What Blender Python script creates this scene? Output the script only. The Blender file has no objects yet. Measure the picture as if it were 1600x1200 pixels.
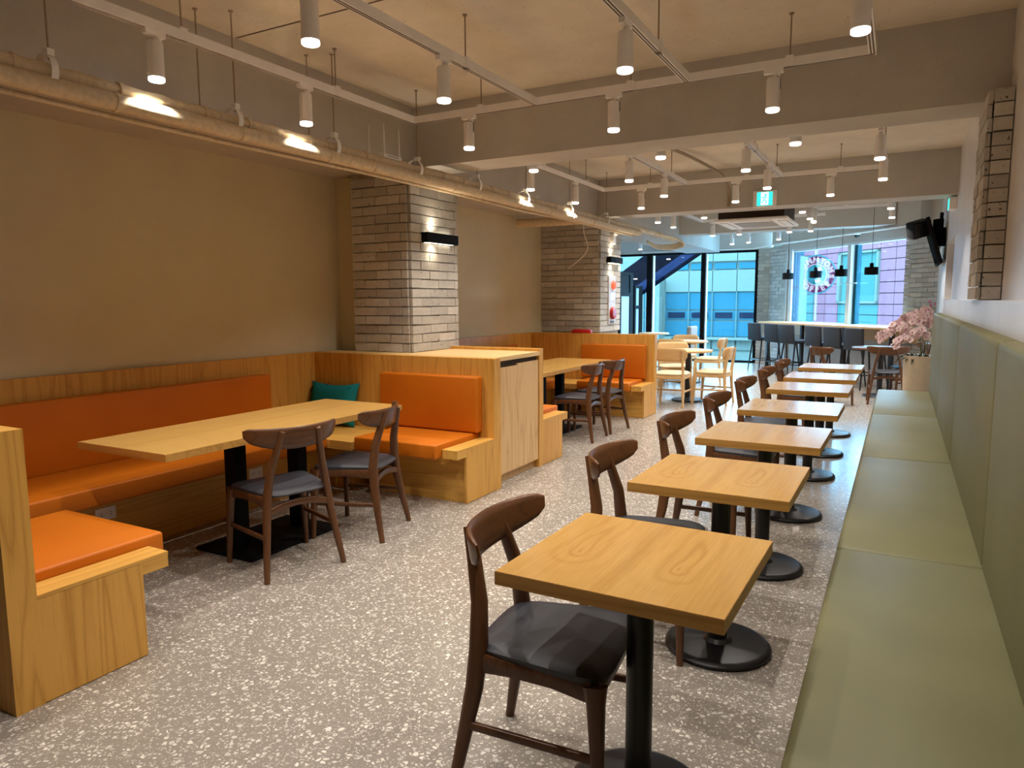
import bpy, bmesh, math, random
from mathutils import Vector, Matrix
R = math.radians
C = bpy.context.scene.collection
SC = bpy.context.scene
rnd = random.Random(7)

# ------------------------------------------------------------------ camera, world, exposure
def make_camera():
    cam = bpy.data.cameras.new('camera')
    cam.sensor_width = 36.0
    cam.lens = 1109.87 / 1600 * 36.0
    cam.clip_start = 0.05
    cam.clip_end = 400
    o = bpy.data.objects.new('camera', cam)
    C.objects.link(o)
    yaw, pit, rol = R(28.5687), R(6.6464), R(0.33785)
    f = Vector((-math.sin(yaw) * math.cos(pit), math.cos(yaw) * math.cos(pit), -math.sin(pit)))
    r = Vector((math.cos(yaw), math.sin(yaw), 0))
    d = f.cross(r)
    r2 = r * math.cos(rol) + d * math.sin(rol)
    d2 = d * math.cos(rol) - r * math.sin(rol)
    m = Matrix((r2, -d2, -f)).transposed().to_4x4()
    m.translation = Vector((0, 0, 1.45))
    o.matrix_world = m
    SC.camera = o
make_camera()
W = bpy.data.worlds.new('world')
SC.world = W
W.use_nodes = True
WB = W.node_tree.nodes['Background']
WB.inputs[0].default_value = (0.30, 0.67, 1.0, 1)
WB.inputs[1].default_value = 20.0
SC.view_settings.view_transform = 'Standard'
SC.view_settings.look = 'None'
SC.view_settings.gamma = 1.0
SC.view_settings.use_curve_mapping = False
SC.view_settings.exposure = 0.0
SC.cycles.use_denoising = True
SC.cycles.max_bounces = 8
SC.cycles.diffuse_bounces = 5
SC.cycles.caustics_reflective = False
SC.cycles.caustics_refractive = False
SC.cycles.sample_clamp_indirect = 0.0
SPOT_W = 52.0                      # each track lamp
SPOT_COL = (1.0, 0.93, 0.845)
WALL_W = 8.0                       # each beam of a wall lamp

# ------------------------------------------------------------------ materials
def lin(c):
    out = []
    for v in c:
        v = v / 255.0
        out.append(v / 12.92 if v <= 0.04045 else ((v + 0.055) / 1.055) ** 2.4)
    return (*out, 1.0)
def newmat(name):
    m = bpy.data.materials.new(name)
    m.use_nodes = True
    nt = m.node_tree
    return m, nt, nt.nodes['Principled BSDF']
def N(nt, t, **kw):
    n = nt.nodes.new(t)
    for k, v in kw.items():
        if k.startswith('i_'):
            n.inputs[k[2:].replace('_', ' ')].default_value = v
        else:
            setattr(n, k, v)
    return n
def L(nt, a, b): nt.links.new(a, b)
def ramp(nt, fac, stops):
    r = nt.nodes.new('ShaderNodeValToRGB')
    e = r.color_ramp.elements
    while len(e) < len(stops): e.new(0.5)
    for k, (p, c) in zip(e, stops): k.position = p; k.color = c
    L(nt, fac, r.inputs[0])
    return r.outputs[0]
def mathn(nt, op, a, b=None, c=None):
    n = nt.nodes.new('ShaderNodeMath'); n.operation = op
    for i, v in enumerate((a, b, c)):
        if v is None: continue
        if isinstance(v, (int, float)): n.inputs[i].default_value = v
        else: L(nt, v, n.inputs[i])
    return n.outputs[0]
def mixc(nt, f, a, b, mode='MIX'):
    n = nt.nodes.new('ShaderNodeMix'); n.data_type = 'RGBA'; n.blend_type = mode
    for i, v in ((0, f), (6, a), (7, b)):
        if isinstance(v, (int, float, tuple)): n.inputs[i].default_value = v
        else: L(nt, v, n.inputs[i])
    return n.outputs[2]
def coords(nt, scale=(1, 1, 1), kind='Object'):
    tc = nt.nodes.new('ShaderNodeTexCoord')
    mp = nt.nodes.new('ShaderNodeMapping')
    mp.inputs['Scale'].default_value = scale
    L(nt, tc.outputs[kind], mp.inputs[0])
    return mp.outputs[0]
def noise(nt, vec, scale, detail=3, rough=.5):
    n = N(nt, 'ShaderNodeTexNoise'); n.inputs['Scale'].default_value = scale
    n.inputs['Detail'].default_value = detail; n.inputs['Roughness'].default_value = rough
    if vec is not None: L(nt, vec, n.inputs['Vector'])
    return n.outputs['Fac']
def bump(nt, bs, h, strength=.3, dist=.01):
    b = N(nt, 'ShaderNodeBump'); b.inputs['Strength'].default_value = strength; b.inputs['Distance'].default_value = dist
    L(nt, h, b.inputs['Height']); L(nt, b.outputs[0], bs.inputs['Normal'])
def plain(name, c, rough=.5, metal=0, var=.0, vscale=8, bmp=0, bscale=60, spec=.5, coat=0):
    m, nt, bs = newmat(name)
    col = lin(c)
    bs.inputs['Roughness'].default_value = rough
    bs.inputs['Metallic'].default_value = metal
    bs.inputs['Specular IOR Level'].default_value = spec
    bs.inputs['Coat Weight'].default_value = coat
    v = coords(nt)
    f = noise(nt, v, vscale, 4, .6)
    k = max(var, .04)
    dk = tuple(x * (1 - k) for x in col[:3]) + (1,); lt = tuple(min(1, x * (1 + k)) for x in col[:3]) + (1,)
    L(nt, ramp(nt, f, [(.3, dk), (.7, lt)]), bs.inputs['Base Color'])
    if bmp: bump(nt, bs, noise(nt, v, bscale, 3), bmp, .004)
    return m
def emit(name, c, s):
    m, nt, bs = newmat(name)
    bs.inputs['Base Color'].default_value = (.02, .02, .02, 1)
    bs.inputs['Emission Color'].default_value = (*c, 1)
    bs.inputs['Emission Strength'].default_value = s
    return m
def wood(name, lt, dk, axis='z', rough=.42, contrast=1.0, fine=1.0, spec=.4):
    """straight grained veneer, grain running along the given axis"""
    m, nt, bs = newmat(name)
    sc = {'x': (.06, 1, 1), 'y': (1, .06, 1), 'z': (1, 1, .06)}[axis]
    v = coords(nt, sc)
    n1 = noise(nt, v, 5.5, 2, .5)
    wv = mathn(nt, 'MULTIPLY', n1, 34)
    rings = mathn(nt, 'ABSOLUTE', mathn(nt, 'SINE', wv))
    n2 = noise(nt, v, 150 * fine, 2, .7)
    n3 = noise(nt, coords(nt), 1.1, 2)
    f = mathn(nt, 'ADD', mathn(nt, 'MULTIPLY', mathn(nt, 'POWER', rings, .5), .40 * contrast), mathn(nt, 'MULTIPLY', n2, .55))
    f = mathn(nt, 'ADD', f, mathn(nt, 'MULTIPLY', n3, .35))
    L(nt, ramp(nt, f, [(.25, lin(dk)), (.95, lin(lt))]), bs.inputs['Base Color'])
    bs.inputs['Roughness'].default_value = rough
    bs.inputs['Specular IOR Level'].default_value = spec
    bump(nt, bs, n2, .05, .002)
    return m
def table_wood(name, lt, dk, half=.15, knot=-.06, rough=.17, split=True):
    """two mirrored cathedral-grain veneer leaves, grain along y"""
    m, nt, bs = newmat(name)
    tc = N(nt, 'ShaderNodeTexCoord')
    sp = N(nt, 'ShaderNodeSeparateXYZ'); L(nt, tc.outputs['Object'], sp.inputs[0])
    v = coords(nt, (1, .5, 1))
    wob = mathn(nt, 'MULTIPLY', mathn(nt, 'SUBTRACT', noise(nt, v, 7, 2), .5), .09)
    x = mathn(nt, 'ADD', sp.outputs[0], wob)
    # leaf-local x: fold both halves onto +-half
    u = mathn(nt, 'SUBTRACT', mathn(nt, 'WRAP', x, 2 * half, 0.0), half)
    u = mathn(nt, 'ADD', u, .02)
    yy = mathn(nt, 'SUBTRACT', sp.outputs[1], knot)
    pos = mathn(nt, 'MULTIPLY', mathn(nt, 'MAXIMUM', yy, 0.0), .11)
    neg = mathn(nt, 'MULTIPLY', mathn(nt, 'MINIMUM', yy, 0.0), .7)
    ye = mathn(nt, 'ADD', pos, neg)
    r = mathn(nt, 'SQRT', mathn(nt, 'ADD', mathn(nt, 'POWER', mathn(nt, 'ABSOLUTE', u), 2.0), mathn(nt, 'POWER', mathn(nt, 'ABSOLUTE', ye), 2.0)))
    ring = mathn(nt, 'SINE', mathn(nt, 'MULTIPLY', mathn(nt, 'POWER', r, .6), 74))
    ring = mathn(nt, 'POWER', mathn(nt, 'MULTIPLY_ADD', ring, .5, .5), 3.0)
    fade = N(nt, 'ShaderNodeMapRange'); L(nt, r, fade.inputs[0])
    fade.inputs[1].default_value = .01; fade.inputs[2].default_value = .10; fade.inputs[3].default_value = .5; fade.inputs[4].default_value = .08
    ring = mathn(nt, 'MULTIPLY', ring, fade.outputs[0])
    g = noise(nt, coords(nt, (1, .04, 1)), 130, 2, .7)
    g2 = noise(nt, coords(nt, (1, .12, 1)), 9, 2, .6)
    f = mathn(nt, 'ADD', mathn(nt, 'MULTIPLY', ring, .55), mathn(nt, 'ADD', mathn(nt, 'MULTIPLY', g, .45), mathn(nt, 'MULTIPLY', g2, .35)))
    sm = N(nt, 'ShaderNodeMapRange'); L(nt, mathn(nt, 'ABSOLUTE', mathn(nt, 'ADD', sp.outputs[0], .012)), sm.inputs[0])
    sm.inputs[1].default_value = .0; sm.inputs[2].default_value = .03; sm.inputs[3].default_value = .22; sm.inputs[4].default_value = 0
    f = mathn(nt, 'ADD', f, sm.outputs[0])
    L(nt, ramp(nt, f, [(.2, lin(lt)), (1.0, lin(dk))]), bs.inputs['Base Color'])
    bs.inputs['Roughness'].default_value = rough
    bs.inputs['Specular IOR Level'].default_value = .45
    return m
def terrazzo():
    m, nt, bs = newmat('terrazzo floor')
    v0 = coords(nt)
    n = N(nt, 'ShaderNodeTexNoise'); n.inputs['Scale'].default_value = 30; L(nt, v0, n.inputs['Vector'])
    ad = N(nt, 'ShaderNodeVectorMath', operation='MULTIPLY_ADD'); L(nt, n.outputs['Color'], ad.inputs[0])
    ad.inputs[1].default_value = (.012, .012, 0); L(nt, v0, ad.inputs[2])
    base = mixc(nt, noise(nt, v0, 1.3, 3), lin((132, 124, 115)), lin((148, 139, 129)))
    col = base
    for sc, th, cov, cl in ((56, .11, .38, (224, 217, 206)), (92, .12, .40, (208, 200, 188)), (150, .13, .42, (184, 176, 164))):
        vo = N(nt, 'ShaderNodeTexVoronoi', feature='DISTANCE_TO_EDGE'); vo.inputs['Scale'].default_value = sc; L(nt, ad.outputs[0], vo.inputs['Vector'])
        vf = N(nt, 'ShaderNodeTexVoronoi', feature='F1'); vf.inputs['Scale'].default_value = sc; L(nt, ad.outputs[0], vf.inputs['Vector'])
        s = N(nt, 'ShaderNodeSeparateColor'); L(nt, vf.outputs['Color'], s.inputs[0])
        edge = mathn(nt, 'MULTIPLY_ADD', s.outputs[1], .16, th)
        inside = mathn(nt, 'GREATER_THAN', vo.outputs['Distance'], edge)
        pick = mathn(nt, 'GREATER_THAN', cov, s.outputs[0])
        mask = mathn(nt, 'MULTIPLY', inside, pick)
        tone = mixc(nt, s.outputs[2], lin(tuple(c * .86 for c in cl)), lin(cl))
        col = mixc(nt, mask, col, tone)
    L(nt, col, bs.inputs['Base Color'])
    bs.inputs['Roughness'].default_value = .23
    bs.inputs['Specular IOR Level'].default_value = .5
    return m
def concrete(name, a, b, thr=.685, ssc=52, rough=.85):
    m, nt, bs = newmat(name)
    v = coords(nt)
    f = noise(nt, v, 1.6, 5, .65)
    col = ramp(nt, f, [(.3, lin(a)), (.7, lin(b))])
    if thr:
        f2 = noise(nt, v, ssc, 3, .6)
        f3 = noise(nt, v, 2.2, 2)
        mk = mathn(nt, 'MULTIPLY', mathn(nt, 'GREATER_THAN', f2, thr), mathn(nt, 'GREATER_THAN', f3, .47))
        col = mixc(nt, mathn(nt, 'MULTIPLY', mk, .65), col, lin(tuple(x * .45 for x in a)))
    L(nt, col, bs.inputs['Base Color'])
    bs.inputs['Roughness'].default_value = rough
    bs.inputs['Specular IOR Level'].default_value = .15
    bump(nt, bs, noise(nt, v, 22, 5, .7), .35, .01)
    return m
def brickmat(name, a, b, c):
    m, nt, bs = newmat(name)
    oi = N(nt, 'ShaderNodeObjectInfo')
    v = coords(nt)
    ad = N(nt, 'ShaderNodeVectorMath', operation='ADD'); L(nt, v, ad.inputs[0]); L(nt, oi.outputs['Location'], ad.inputs[1])
    col = ramp(nt, oi.outputs['Random'], [(0, lin(a)), (.55, lin(b)), (1, lin(c))])
    f = noise(nt, ad.outputs[0], 16, 5, .7)
    col = mixc(nt, mathn(nt, 'MULTIPLY', f, .55), col, lin(tuple(x * .72 for x in a)))
    f2 = noise(nt, ad.outputs[0], 45, 2)
    col = mixc(nt, mathn(nt, 'GREATER_THAN', f2, .71), col, lin((70, 62, 54)))
    L(nt, col, bs.inputs['Base Color'])
    bs.inputs['Roughness'].default_value = .9
    bs.inputs['Specular IOR Level'].default_value = .15
    bump(nt, bs, noise(nt, ad.outputs[0], 40, 4, .7), .4, .008)
    return m
def glassmat(name, tint=(1, 1, 1), gl=.06):
    m, nt, bs = newmat(name)
    nt.nodes.remove(bs)
    tr = N(nt, 'ShaderNodeBsdfTransparent'); tr.inputs[0].default_value = (*tint, 1)
    g = N(nt, 'ShaderNodeBsdfGlossy'); g.inputs['Roughness'].default_value = .02
    mx = N(nt, 'ShaderNodeMixShader'); mx.inputs[0].default_value = gl
    L(nt, tr.outputs[0], mx.inputs[1]); L(nt, g.outputs[0], mx.inputs[2])
    L(nt, mx.outputs[0], nt.nodes['Material Output'].inputs[0])
    return m
def fabric(name, a, b, sc=400):
    m, nt, bs = newmat(name)
    v = coords(nt)
    f = noise(nt, v, 3, 3)
    f2 = noise(nt, v, sc, 1)
    col = ramp(nt, mathn(nt, 'ADD', mathn(nt, 'MULTIPLY', f, .6), mathn(nt, 'MULTIPLY', f2, .4)), [(.35, lin(a)), (.65, lin(b))])
    L(nt, col, bs.inputs['Base Color'])
    bs.inputs['Roughness'].default_value = .9
    bs.inputs['Specular IOR Level'].default_value = .12
    bump(nt, bs, f2, .12, .002)
    return m
def leather(name, a, b, rough=.45, spec=.4):
    m, nt, bs = newmat(name)
    v = coords(nt)
    L(nt, ramp(nt, noise(nt, v, 2.5, 3), [(.3, lin(a)), (.7, lin(b))]), bs.inputs['Base Color'])
    bs.inputs['Roughness'].default_value = rough
    bs.inputs['Specular IOR Level'].default_value = spec
    vo = N(nt, 'ShaderNodeTexVoronoi'); vo.inputs['Scale'].default_value = 380; L(nt, v, vo.inputs['Vector'])
    bump(nt, bs, vo.outputs['Distance'], .08, .002)
    return m

M = dict(
    floor=terrazzo(),
    ceil=concrete('ceiling concrete', (212, 203, 188), (230, 222, 207)),
    beam=concrete('beam concrete', (182, 178, 174), (198, 194, 188), .74),
    beamlow=concrete('painted concrete', (186, 180, 174), (200, 194, 188), .70),
    wallpaper=fabric('brown wallpaper', (208, 198, 168), (215, 205, 175), 260),
    plaster=plain('white plaster', (224, 221, 222), .33, var=.06, vscale=2, bmp=.06, bscale=14),
    mortar=plain('mortar', (176, 168, 156), .95, var=.2, vscale=25, bmp=.4),
    brick=brickmat('grey brick', (186, 181, 174), (206, 202, 195), (224, 220, 213)),
    ash_x=wood('ash veneer along x', (214, 164, 80), (178, 124, 50), 'x'),
    ash_y=wood('ash veneer along y', (214, 164, 80), (178, 124, 50), 'y'),
    ash_z=wood('ash veneer upright', (210, 157, 74), (170, 116, 45), 'z', contrast=1.3),
    ash_pale=wood('pale ash door veneer', (214, 176, 124), (180, 138, 92), 'z', contrast=1.5),
    ash_counter=wood('pale counter veneer', (226, 190, 132), (204, 164, 104), 'y'),
    tabletop=table_wood('cathedral grain table veneer', (194, 152, 86), (148, 102, 44)),
    longtop=table_wood('long table veneer', (206, 164, 94), (176, 132, 66), half=.35, knot=.2),
    tableedge=wood('table edge band', (192, 144, 74), (152, 106, 48), 'x', fine=1.5),
    walnut=wood('walnut', (104, 66, 39), (54, 33, 18), 'x', rough=.32, contrast=.8),
    walnut_z=wood('walnut upright', (108, 70, 42), (68, 42, 24), 'z', rough=.35, contrast=.6),
    oak=wood('light oak', (222, 186, 136), (196, 156, 104), 'x', contrast=.6),
    oak_z=wood('light oak upright', (222, 186, 136), (196, 156, 104), 'z', contrast=.6),
    orange=leather('orange leatherette', (186, 98, 11), (196, 106, 14), .5, .3),
    green=leather('olive leatherette', (105, 102, 70), (113, 110, 76), .48, .38),
    seatblack=leather('charcoal seat', (46, 46, 52), (56, 56, 62), .5, .4),
    beige=leather('beige seat', (206, 186, 150), (216, 196, 160), .6, .3),
    grey=fabric('grey upholstery', (150, 148, 148), (164, 162, 160)),
    teal=fabric('teal cloth', (22, 110, 112), (28, 124, 124)),
    stool=leather('black stool upholstery', (36, 37, 42), (44, 45, 50), .6, .3),
    black=plain('black metal', (22, 22, 24), .38, .0, spec=.5),
    blackmatte=plain('matt black', (17, 17, 19), .7, spec=.12),
    screen=plain('switched off screen', (9, 9, 10), .9, spec=.03),
    white=plain('white lamp metal', (240, 238, 238), .42),
    whitep=plain('white plastic', (238, 235, 232), .5),
    wrap=plain('white pipe wrap', (214, 196, 166), .75, var=.14, vscale=30, bmp=.4, bscale=50),
    steel=plain('galvanised steel', (150, 132, 110), .5, .0),
    darkline=plain('dark slot', (40, 34, 28), .7),
    slot=plain('rail slot', (96, 80, 62), .6),
    lens=emit('lamp lens', (1.0, .92, .80), 5.5),
    warm=emit('wall lamp diffuser', (1.0, .88, .66), 4.0),
    exitg=emit('exit sign green', (.03, .72, .62), 1.5),
    exitw=emit('exit sign white', (.62, 1.0, .92), 1.9),
    redled=emit('alarm beacon', (1.0, .10, .03), 1.6),
    red=plain('red plastic', (176, 22, 24), .4),
    panelw=plain('alarm panel', (206, 200, 200), .5),
    glass=glassmat('clear window glass', (.93, .98, 1.0), .035),
    frost=plain('frosted glass', (176, 190, 214), .5),
    framew=plain('white window frame', (204, 202, 202), .5),
    dark=plain('dark brown recess', (58, 44, 32), .8),
    bluefin=plain('pale blue cladding', (58, 72, 84), .5, spec=0),
    facw=plain('white facade panel', (90, 96, 87), .6, spec=0),
    facg=plain('facade glass', (36, 76, 86), .5, spec=0),
    facd=plain('dark facade window', (16, 24, 37), .5, spec=0),
    facm=plain('facade mullion', (61, 81, 80), .5, spec=0),
    lav=plain('lavender cladding panel', (119, 79, 86), .6, spec=0),
    cyan=plain('cyan cladding panel', (61, 93, 87), .5, spec=0),
    cyanf=plain('pale cyan frame', (94, 99, 89), .5, spec=0),
    joint=plain('cladding joint', (61, 35, 47), .8, spec=0),
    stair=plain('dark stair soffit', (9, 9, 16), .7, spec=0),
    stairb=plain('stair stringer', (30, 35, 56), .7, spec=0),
    street=plain('street asphalt', (84, 87, 90), .9, var=.1, spec=0),
    signring=plain('sign ring', (68, 16, 34), .6, spec=0),
    signrim=plain('sign rim', (66, 78, 78), .6, spec=0),
    signteal=plain('sign centre', (19, 56, 56), .6, spec=0),
    signwhite=plain('sign lettering', (130, 87, 84), .6, spec=0),
    petal=plain('pale pink petal', (236, 212, 212), .7, var=.1),
    lip=plain('magenta orchid lip', (190, 110, 156), .6),
    leaf=plain('orchid leaf', (30, 46, 24), .45),
    stem=plain('green stem', (96, 104, 56), .6),
    pot=plain('beige planter', (190, 172, 146), .6, var=.1),
    soil=plain('bark', (40, 30, 22), .95, var=.3, vscale=60),
    louver=plain('grey louvre', (150, 142, 130), .6),
)

# ------------------------------------------------------------------ mesh helpers
class MB:
    def __init__(s): s.v = []; s.f = []; s.m = []
    def add(s, vs, fs, mi=0):
        o = len(s.v); s.v += [tuple(p) for p in vs]
        s.f += [tuple(i + o for i in f) for f in fs]; s.m += [mi] * len(fs)
        return s
    def box(s, x0, x1, y0, y1, z0, z1, mi=0):
        v = [(x, y, z) for z in (z0, z1) for y in (y0, y1) for x in (x0, x1)]
        return s.add(v, [(0, 2, 3, 1), (4, 5, 7, 6), (0, 1, 5, 4), (2, 6, 7, 3), (0, 4, 6, 2), (1, 3, 7, 5)], mi)
    def rbox(s, x0, x1, y0, y1, z0, z1, r=.02, seg=2, mi=0):
        bm = bmesh.new(); bmesh.ops.create_cube(bm, size=1)
        for v in bm.verts:
            v.co = Vector((x0 + (v.co.x + .5) * (x1 - x0), y0 + (v.co.y + .5) * (y1 - y0), z0 + (v.co.z + .5) * (z1 - z0)))
        bmesh.ops.bevel(bm, geom=bm.edges[:], offset=r, segments=seg, affect='EDGES', profile=.5)
        bm.verts.index_update()
        s.add([v.co[:] for v in bm.verts], [[v.index for v in f.verts] for f in bm.faces], mi); bm.free()
        return s
    def cyl(s, c, r, h, n=20, r2=None, mi=0, cap=True):
        r2 = r if r2 is None else r2
        v = [(c[0] + q * math.cos(a), c[1] + q * math.sin(a), c[2] + z) for z, q in ((0, r), (h, r2)) for a in [2 * math.pi * i / n for i in range(n)]]
        f = [(i, (i + 1) % n, n + (i + 1) % n, n + i) for i in range(n)]
        if cap: f += [tuple(range(n - 1, -1, -1)), tuple(range(n, 2 * n))]
        return s.add(v, f, mi)
    def lathe(s, prof, c=(0, 0, 0), n=24, mi=0):
        v = []; f = []
        for (r, z) in prof:
            v += [(c[0] + r * math.cos(2 * math.pi * i / n), c[1] + r * math.sin(2 * math.pi * i / n), c[2] + z) for i in range(n)]
        for k in range(len(prof) - 1):
            f += [(k * n + i, k * n + (i + 1) % n, (k + 1) * n + (i + 1) % n, (k + 1) * n + i) for i in range(n)]
        if prof[0][0] > 1e-5: f.append(tuple(range(n - 1, -1, -1)))
        if prof[-1][0] > 1e-5: f.append(tuple((len(prof) - 1) * n + i for i in range(n)))
        return s.add(v, f, mi)
    def sweep(s, pts, sz, n=8, side=None, sq=.6, mi=0):
        """section: superellipse of half sizes (a along side, b across), along pts"""
        pts = [Vector(p) for p in pts]; rings = []
        if not isinstance(sz, list): sz = [sz] * len(pts)
        sz = [(q, q) if isinstance(q, (int, float)) else q for q in sz]
        sd = Vector(side) if side else None
        for i, p in enumerate(pts):
            t = (pts[min(i + 1, len(pts) - 1)] - pts[max(i - 1, 0)]).normalized()
            if sd is None:
                sd = Vector((1, 0, 0)) if abs(t.x) < .9 else Vector((0, 1, 0))
            a = (sd - t * sd.dot(t)).normalized(); b = t.cross(a)
            if side is None: sd = a
            ring = []
            for k in range(n):
                th = 2 * math.pi * (k + .5) / n
                cx, cy = math.cos(th), math.sin(th)
                e = lambda q: math.copysign(abs(q) ** sq, q)
                ring.append(p + a * (e(cx) * sz[i][0]) + b * (e(cy) * sz[i][1]))
            rings.append(ring)
        v = [q for r in rings for q in r]; f = []
        for k in range(len(rings) - 1):
            f += [(k * n + i, k * n + (i + 1) % n, (k + 1) * n + (i + 1) % n, (k + 1) * n + i) for i in range(n)]
        f += [tuple(range(n - 1, -1, -1)), tuple((len(rings) - 1) * n + i for i in range(n))]
        return s.add(v, f, mi)
    def prism(s, poly, z0, z1, mi=0):
        n = len(poly)
        v = [(x, y, z0) for x, y in poly] + [(x, y, z1) for x, y in poly]
        f = [tuple(range(n - 1, -1, -1)), tuple(range(n, 2 * n))] + [(i, (i + 1) % n, n + (i + 1) % n, n + i) for i in range(n)]
        return s.add(v, f, mi)
    def mesh(s, name, mats, smooth=True, ang=38):
        me = bpy.data.meshes.new(name)
        me.from_pydata(s.v, [], s.f)
        for m in (mats if isinstance(mats, (list, tuple)) else [mats]): me.materials.append(m)
        if any(s.m): me.polygons.foreach_set('material_index', s.m)
        bm = bmesh.new(); bm.from_mesh(me); bmesh.ops.recalc_face_normals(bm, faces=bm.faces[:]); bm.to_mesh(me); bm.free()
        if smooth:
            me.shade_smooth(); me.set_sharp_from_angle(angle=R(ang))
        me.update()
        return me
    def build(s, name, mats, parent=None, loc=(0, 0, 0), rz=0, smooth=True, ang=38, kind=None, label=None):
        o = bpy.data.objects.new(name, s.mesh(name, mats, smooth, ang)); C.objects.link(o)
        o.location = loc; o.rotation_euler = (0, 0, rz)
        if parent: o.parent = parent
        if kind: o['kind'] = kind
        if label: o['label'] = label
        return o
def inst(name, me, parent, loc, rot=(0, 0, 0), scale=(1, 1, 1)):
    o = bpy.data.objects.new(name, me); C.objects.link(o)
    o.parent = parent; o.location = loc; o.rotation_euler = rot; o.scale = scale
    return o
def tag(o, label, cat, group=None):
    o['label'] = label; o['category'] = cat
    if group: o['group'] = group
    return o
def thing(name, label, cat, loc=(0, 0, 0), rz=0, group=None):
    o = bpy.data.objects.new(name, None); C.objects.link(o)
    o.empty_display_size = .1
    o.location = loc; o.rotation_euler = (0, 0, rz)
    return tag(o, label, cat, group)
def struct(o, label=None):
    o['kind'] = 'structure'
    if label: o['label'] = label
    return o
def sempty(name, loc=(0, 0, 0), rz=0, label=None):
    o = bpy.data.objects.new(name, None); C.objects.link(o); o.location = loc; o.rotation_euler = (0, 0, rz)
    return struct(o, label)
KIDS = {}
def dup(root, loc, rz, label, group=None):
    def cp(o, par):
        c = o.copy(); C.objects.link(c)
        if par: c.parent = par
        for ch in [x for x in o.children]: cp(ch, c)
        return c
    r = cp(root, None); r.location = loc; r.rotation_euler = (0, 0, rz); r['label'] = label
    if group: r['group'] = group
    return r
def spot(parent, loc, power, angle=114, blend=.55, rot=(0, 0, 0), col=SPOT_COL, rad=.012):
    l = bpy.data.lights.new('lamp_light', 'SPOT'); l.energy = power; l.spot_size = R(angle); l.spot_blend = blend
    l.color = col; l.shadow_soft_size = rad
    o = bpy.data.objects.new('lamp_light', l); C.objects.link(o); o.parent = parent; o.location = loc; o.rotation_euler = rot
    return o
# the window wall on the right is turned 50.8 degrees: local x runs along it to the right, local y points outside
P0 = Vector((-2.15, 16.4, 0)); WA = math.atan2(-.775, .632)
DD = Vector((math.cos(WA), math.sin(WA), 0)); NN = Vector((-math.sin(WA), math.cos(WA), 0))
def wp(t, off, z=0): return P0 + DD * t + NN * off + Vector((0, 0, z))
# ================================================================== ROOM SHELL
poly = [(-7, -2.2), (.7, -2.2), (.7, 12.9), (.62, 13.05), (-2.05, 16.3), (-2.6, 17.0), (-7, 17.0)]
struct(MB().prism(poly, -.12, 0).build('floor', M['floor'], smooth=False), 'grey terrazzo floor with pale stone chips')
struct(MB().prism([(x, y + (.1 if y > 10 else 0)) for x, y in poly], 3.1, 3.3).build('ceiling', M['ceil'], smooth=False), 'raw concrete ceiling slab')
for y in (3.28, 7.35, 11.9):
    MB().box(-3.74, .49, y, y + .009, 3.0965, 3.1005).build('formwork_seam', M['slot'], bpy.data.objects['ceiling'], smooth=False)
struct(MB().box(-4.75, -4.53, -2.2, 10.05, 0, 3.1).box(-4.54, -4.262, 5.02, 5.6, 0, 3.1).build('wall_left', M['wallpaper'], smooth=False), 'brown papered wall behind the booths')  # second box is added filler, blocks daylight leaking between wall and near column
struct(MB().box(-7.2, -4.55, 9.95, 10.15, 0, 3.1).box(-7.2, -7.0, 10.1, 17.1, 0, 3.1).build('wall_left_rear', M['plaster'], smooth=False))
struct(MB().box(-7.2, .8, -2.4, -2.2, 0, 3.1).build('wall_back', M['wallpaper'], smooth=False))
wr = MB().box(.5, .75, -2.2, 9.5, 0, 3.1).box(.5, .75, 11.0, 13.3, 0, 3.1).box(.5, .75, 9.5, 11.0, 2.16, 3.1).box(.5, .75, 9.5, 11.0, 0, 1.30)
wr = struct(wr.build('wall_right', M['plaster'], smooth=False), 'white plastered wall above the green bench')
MB().box(.66, .74, 9.5, 11.0, 1.30, 2.16).build('recess_back', M['dark'], wr, smooth=False)
# concrete beams
def beam(name, x0, x1, y0, y1, z0, mat='beam', label=None):
    b = MB().box(x0, x1, y0, y1, z0, 3.1)
    return struct(b.build(name, M[mat], smooth=False), label)
beam('ceiling_beam', -3.75, .5, .9, 1.3, 2.6)
beam('ceiling_beam', -3.75, .5, 5.15, 5.55, 2.6, label='concrete beam across the room above the nearest brick column')
beam('ceiling_beam', -3.75, .5, 9.4, 9.8, 2.6, label='concrete beam carrying the green exit sign')
beam('ceiling_beam', -3.75, -.14, 13.55, 13.95, 2.68, 'beamlow', label='far concrete beam behind the air conditioner')
beam('ceiling_beam', -4.53, -3.75, -2.2, 17.0, 2.55, 'beam', label='long concrete beam above the left wall')
beam('ceiling_beam', -6.9, -4.5, 13.3, 13.7, 2.6, 'beamlow')
# ledge behind the bench
struct(MB().box(.405, .5, -2.0, 9.1, 0, 1.44).build('trim_1', M['plaster'], smooth=False), 'white ledge running behind the green bench')

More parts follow.
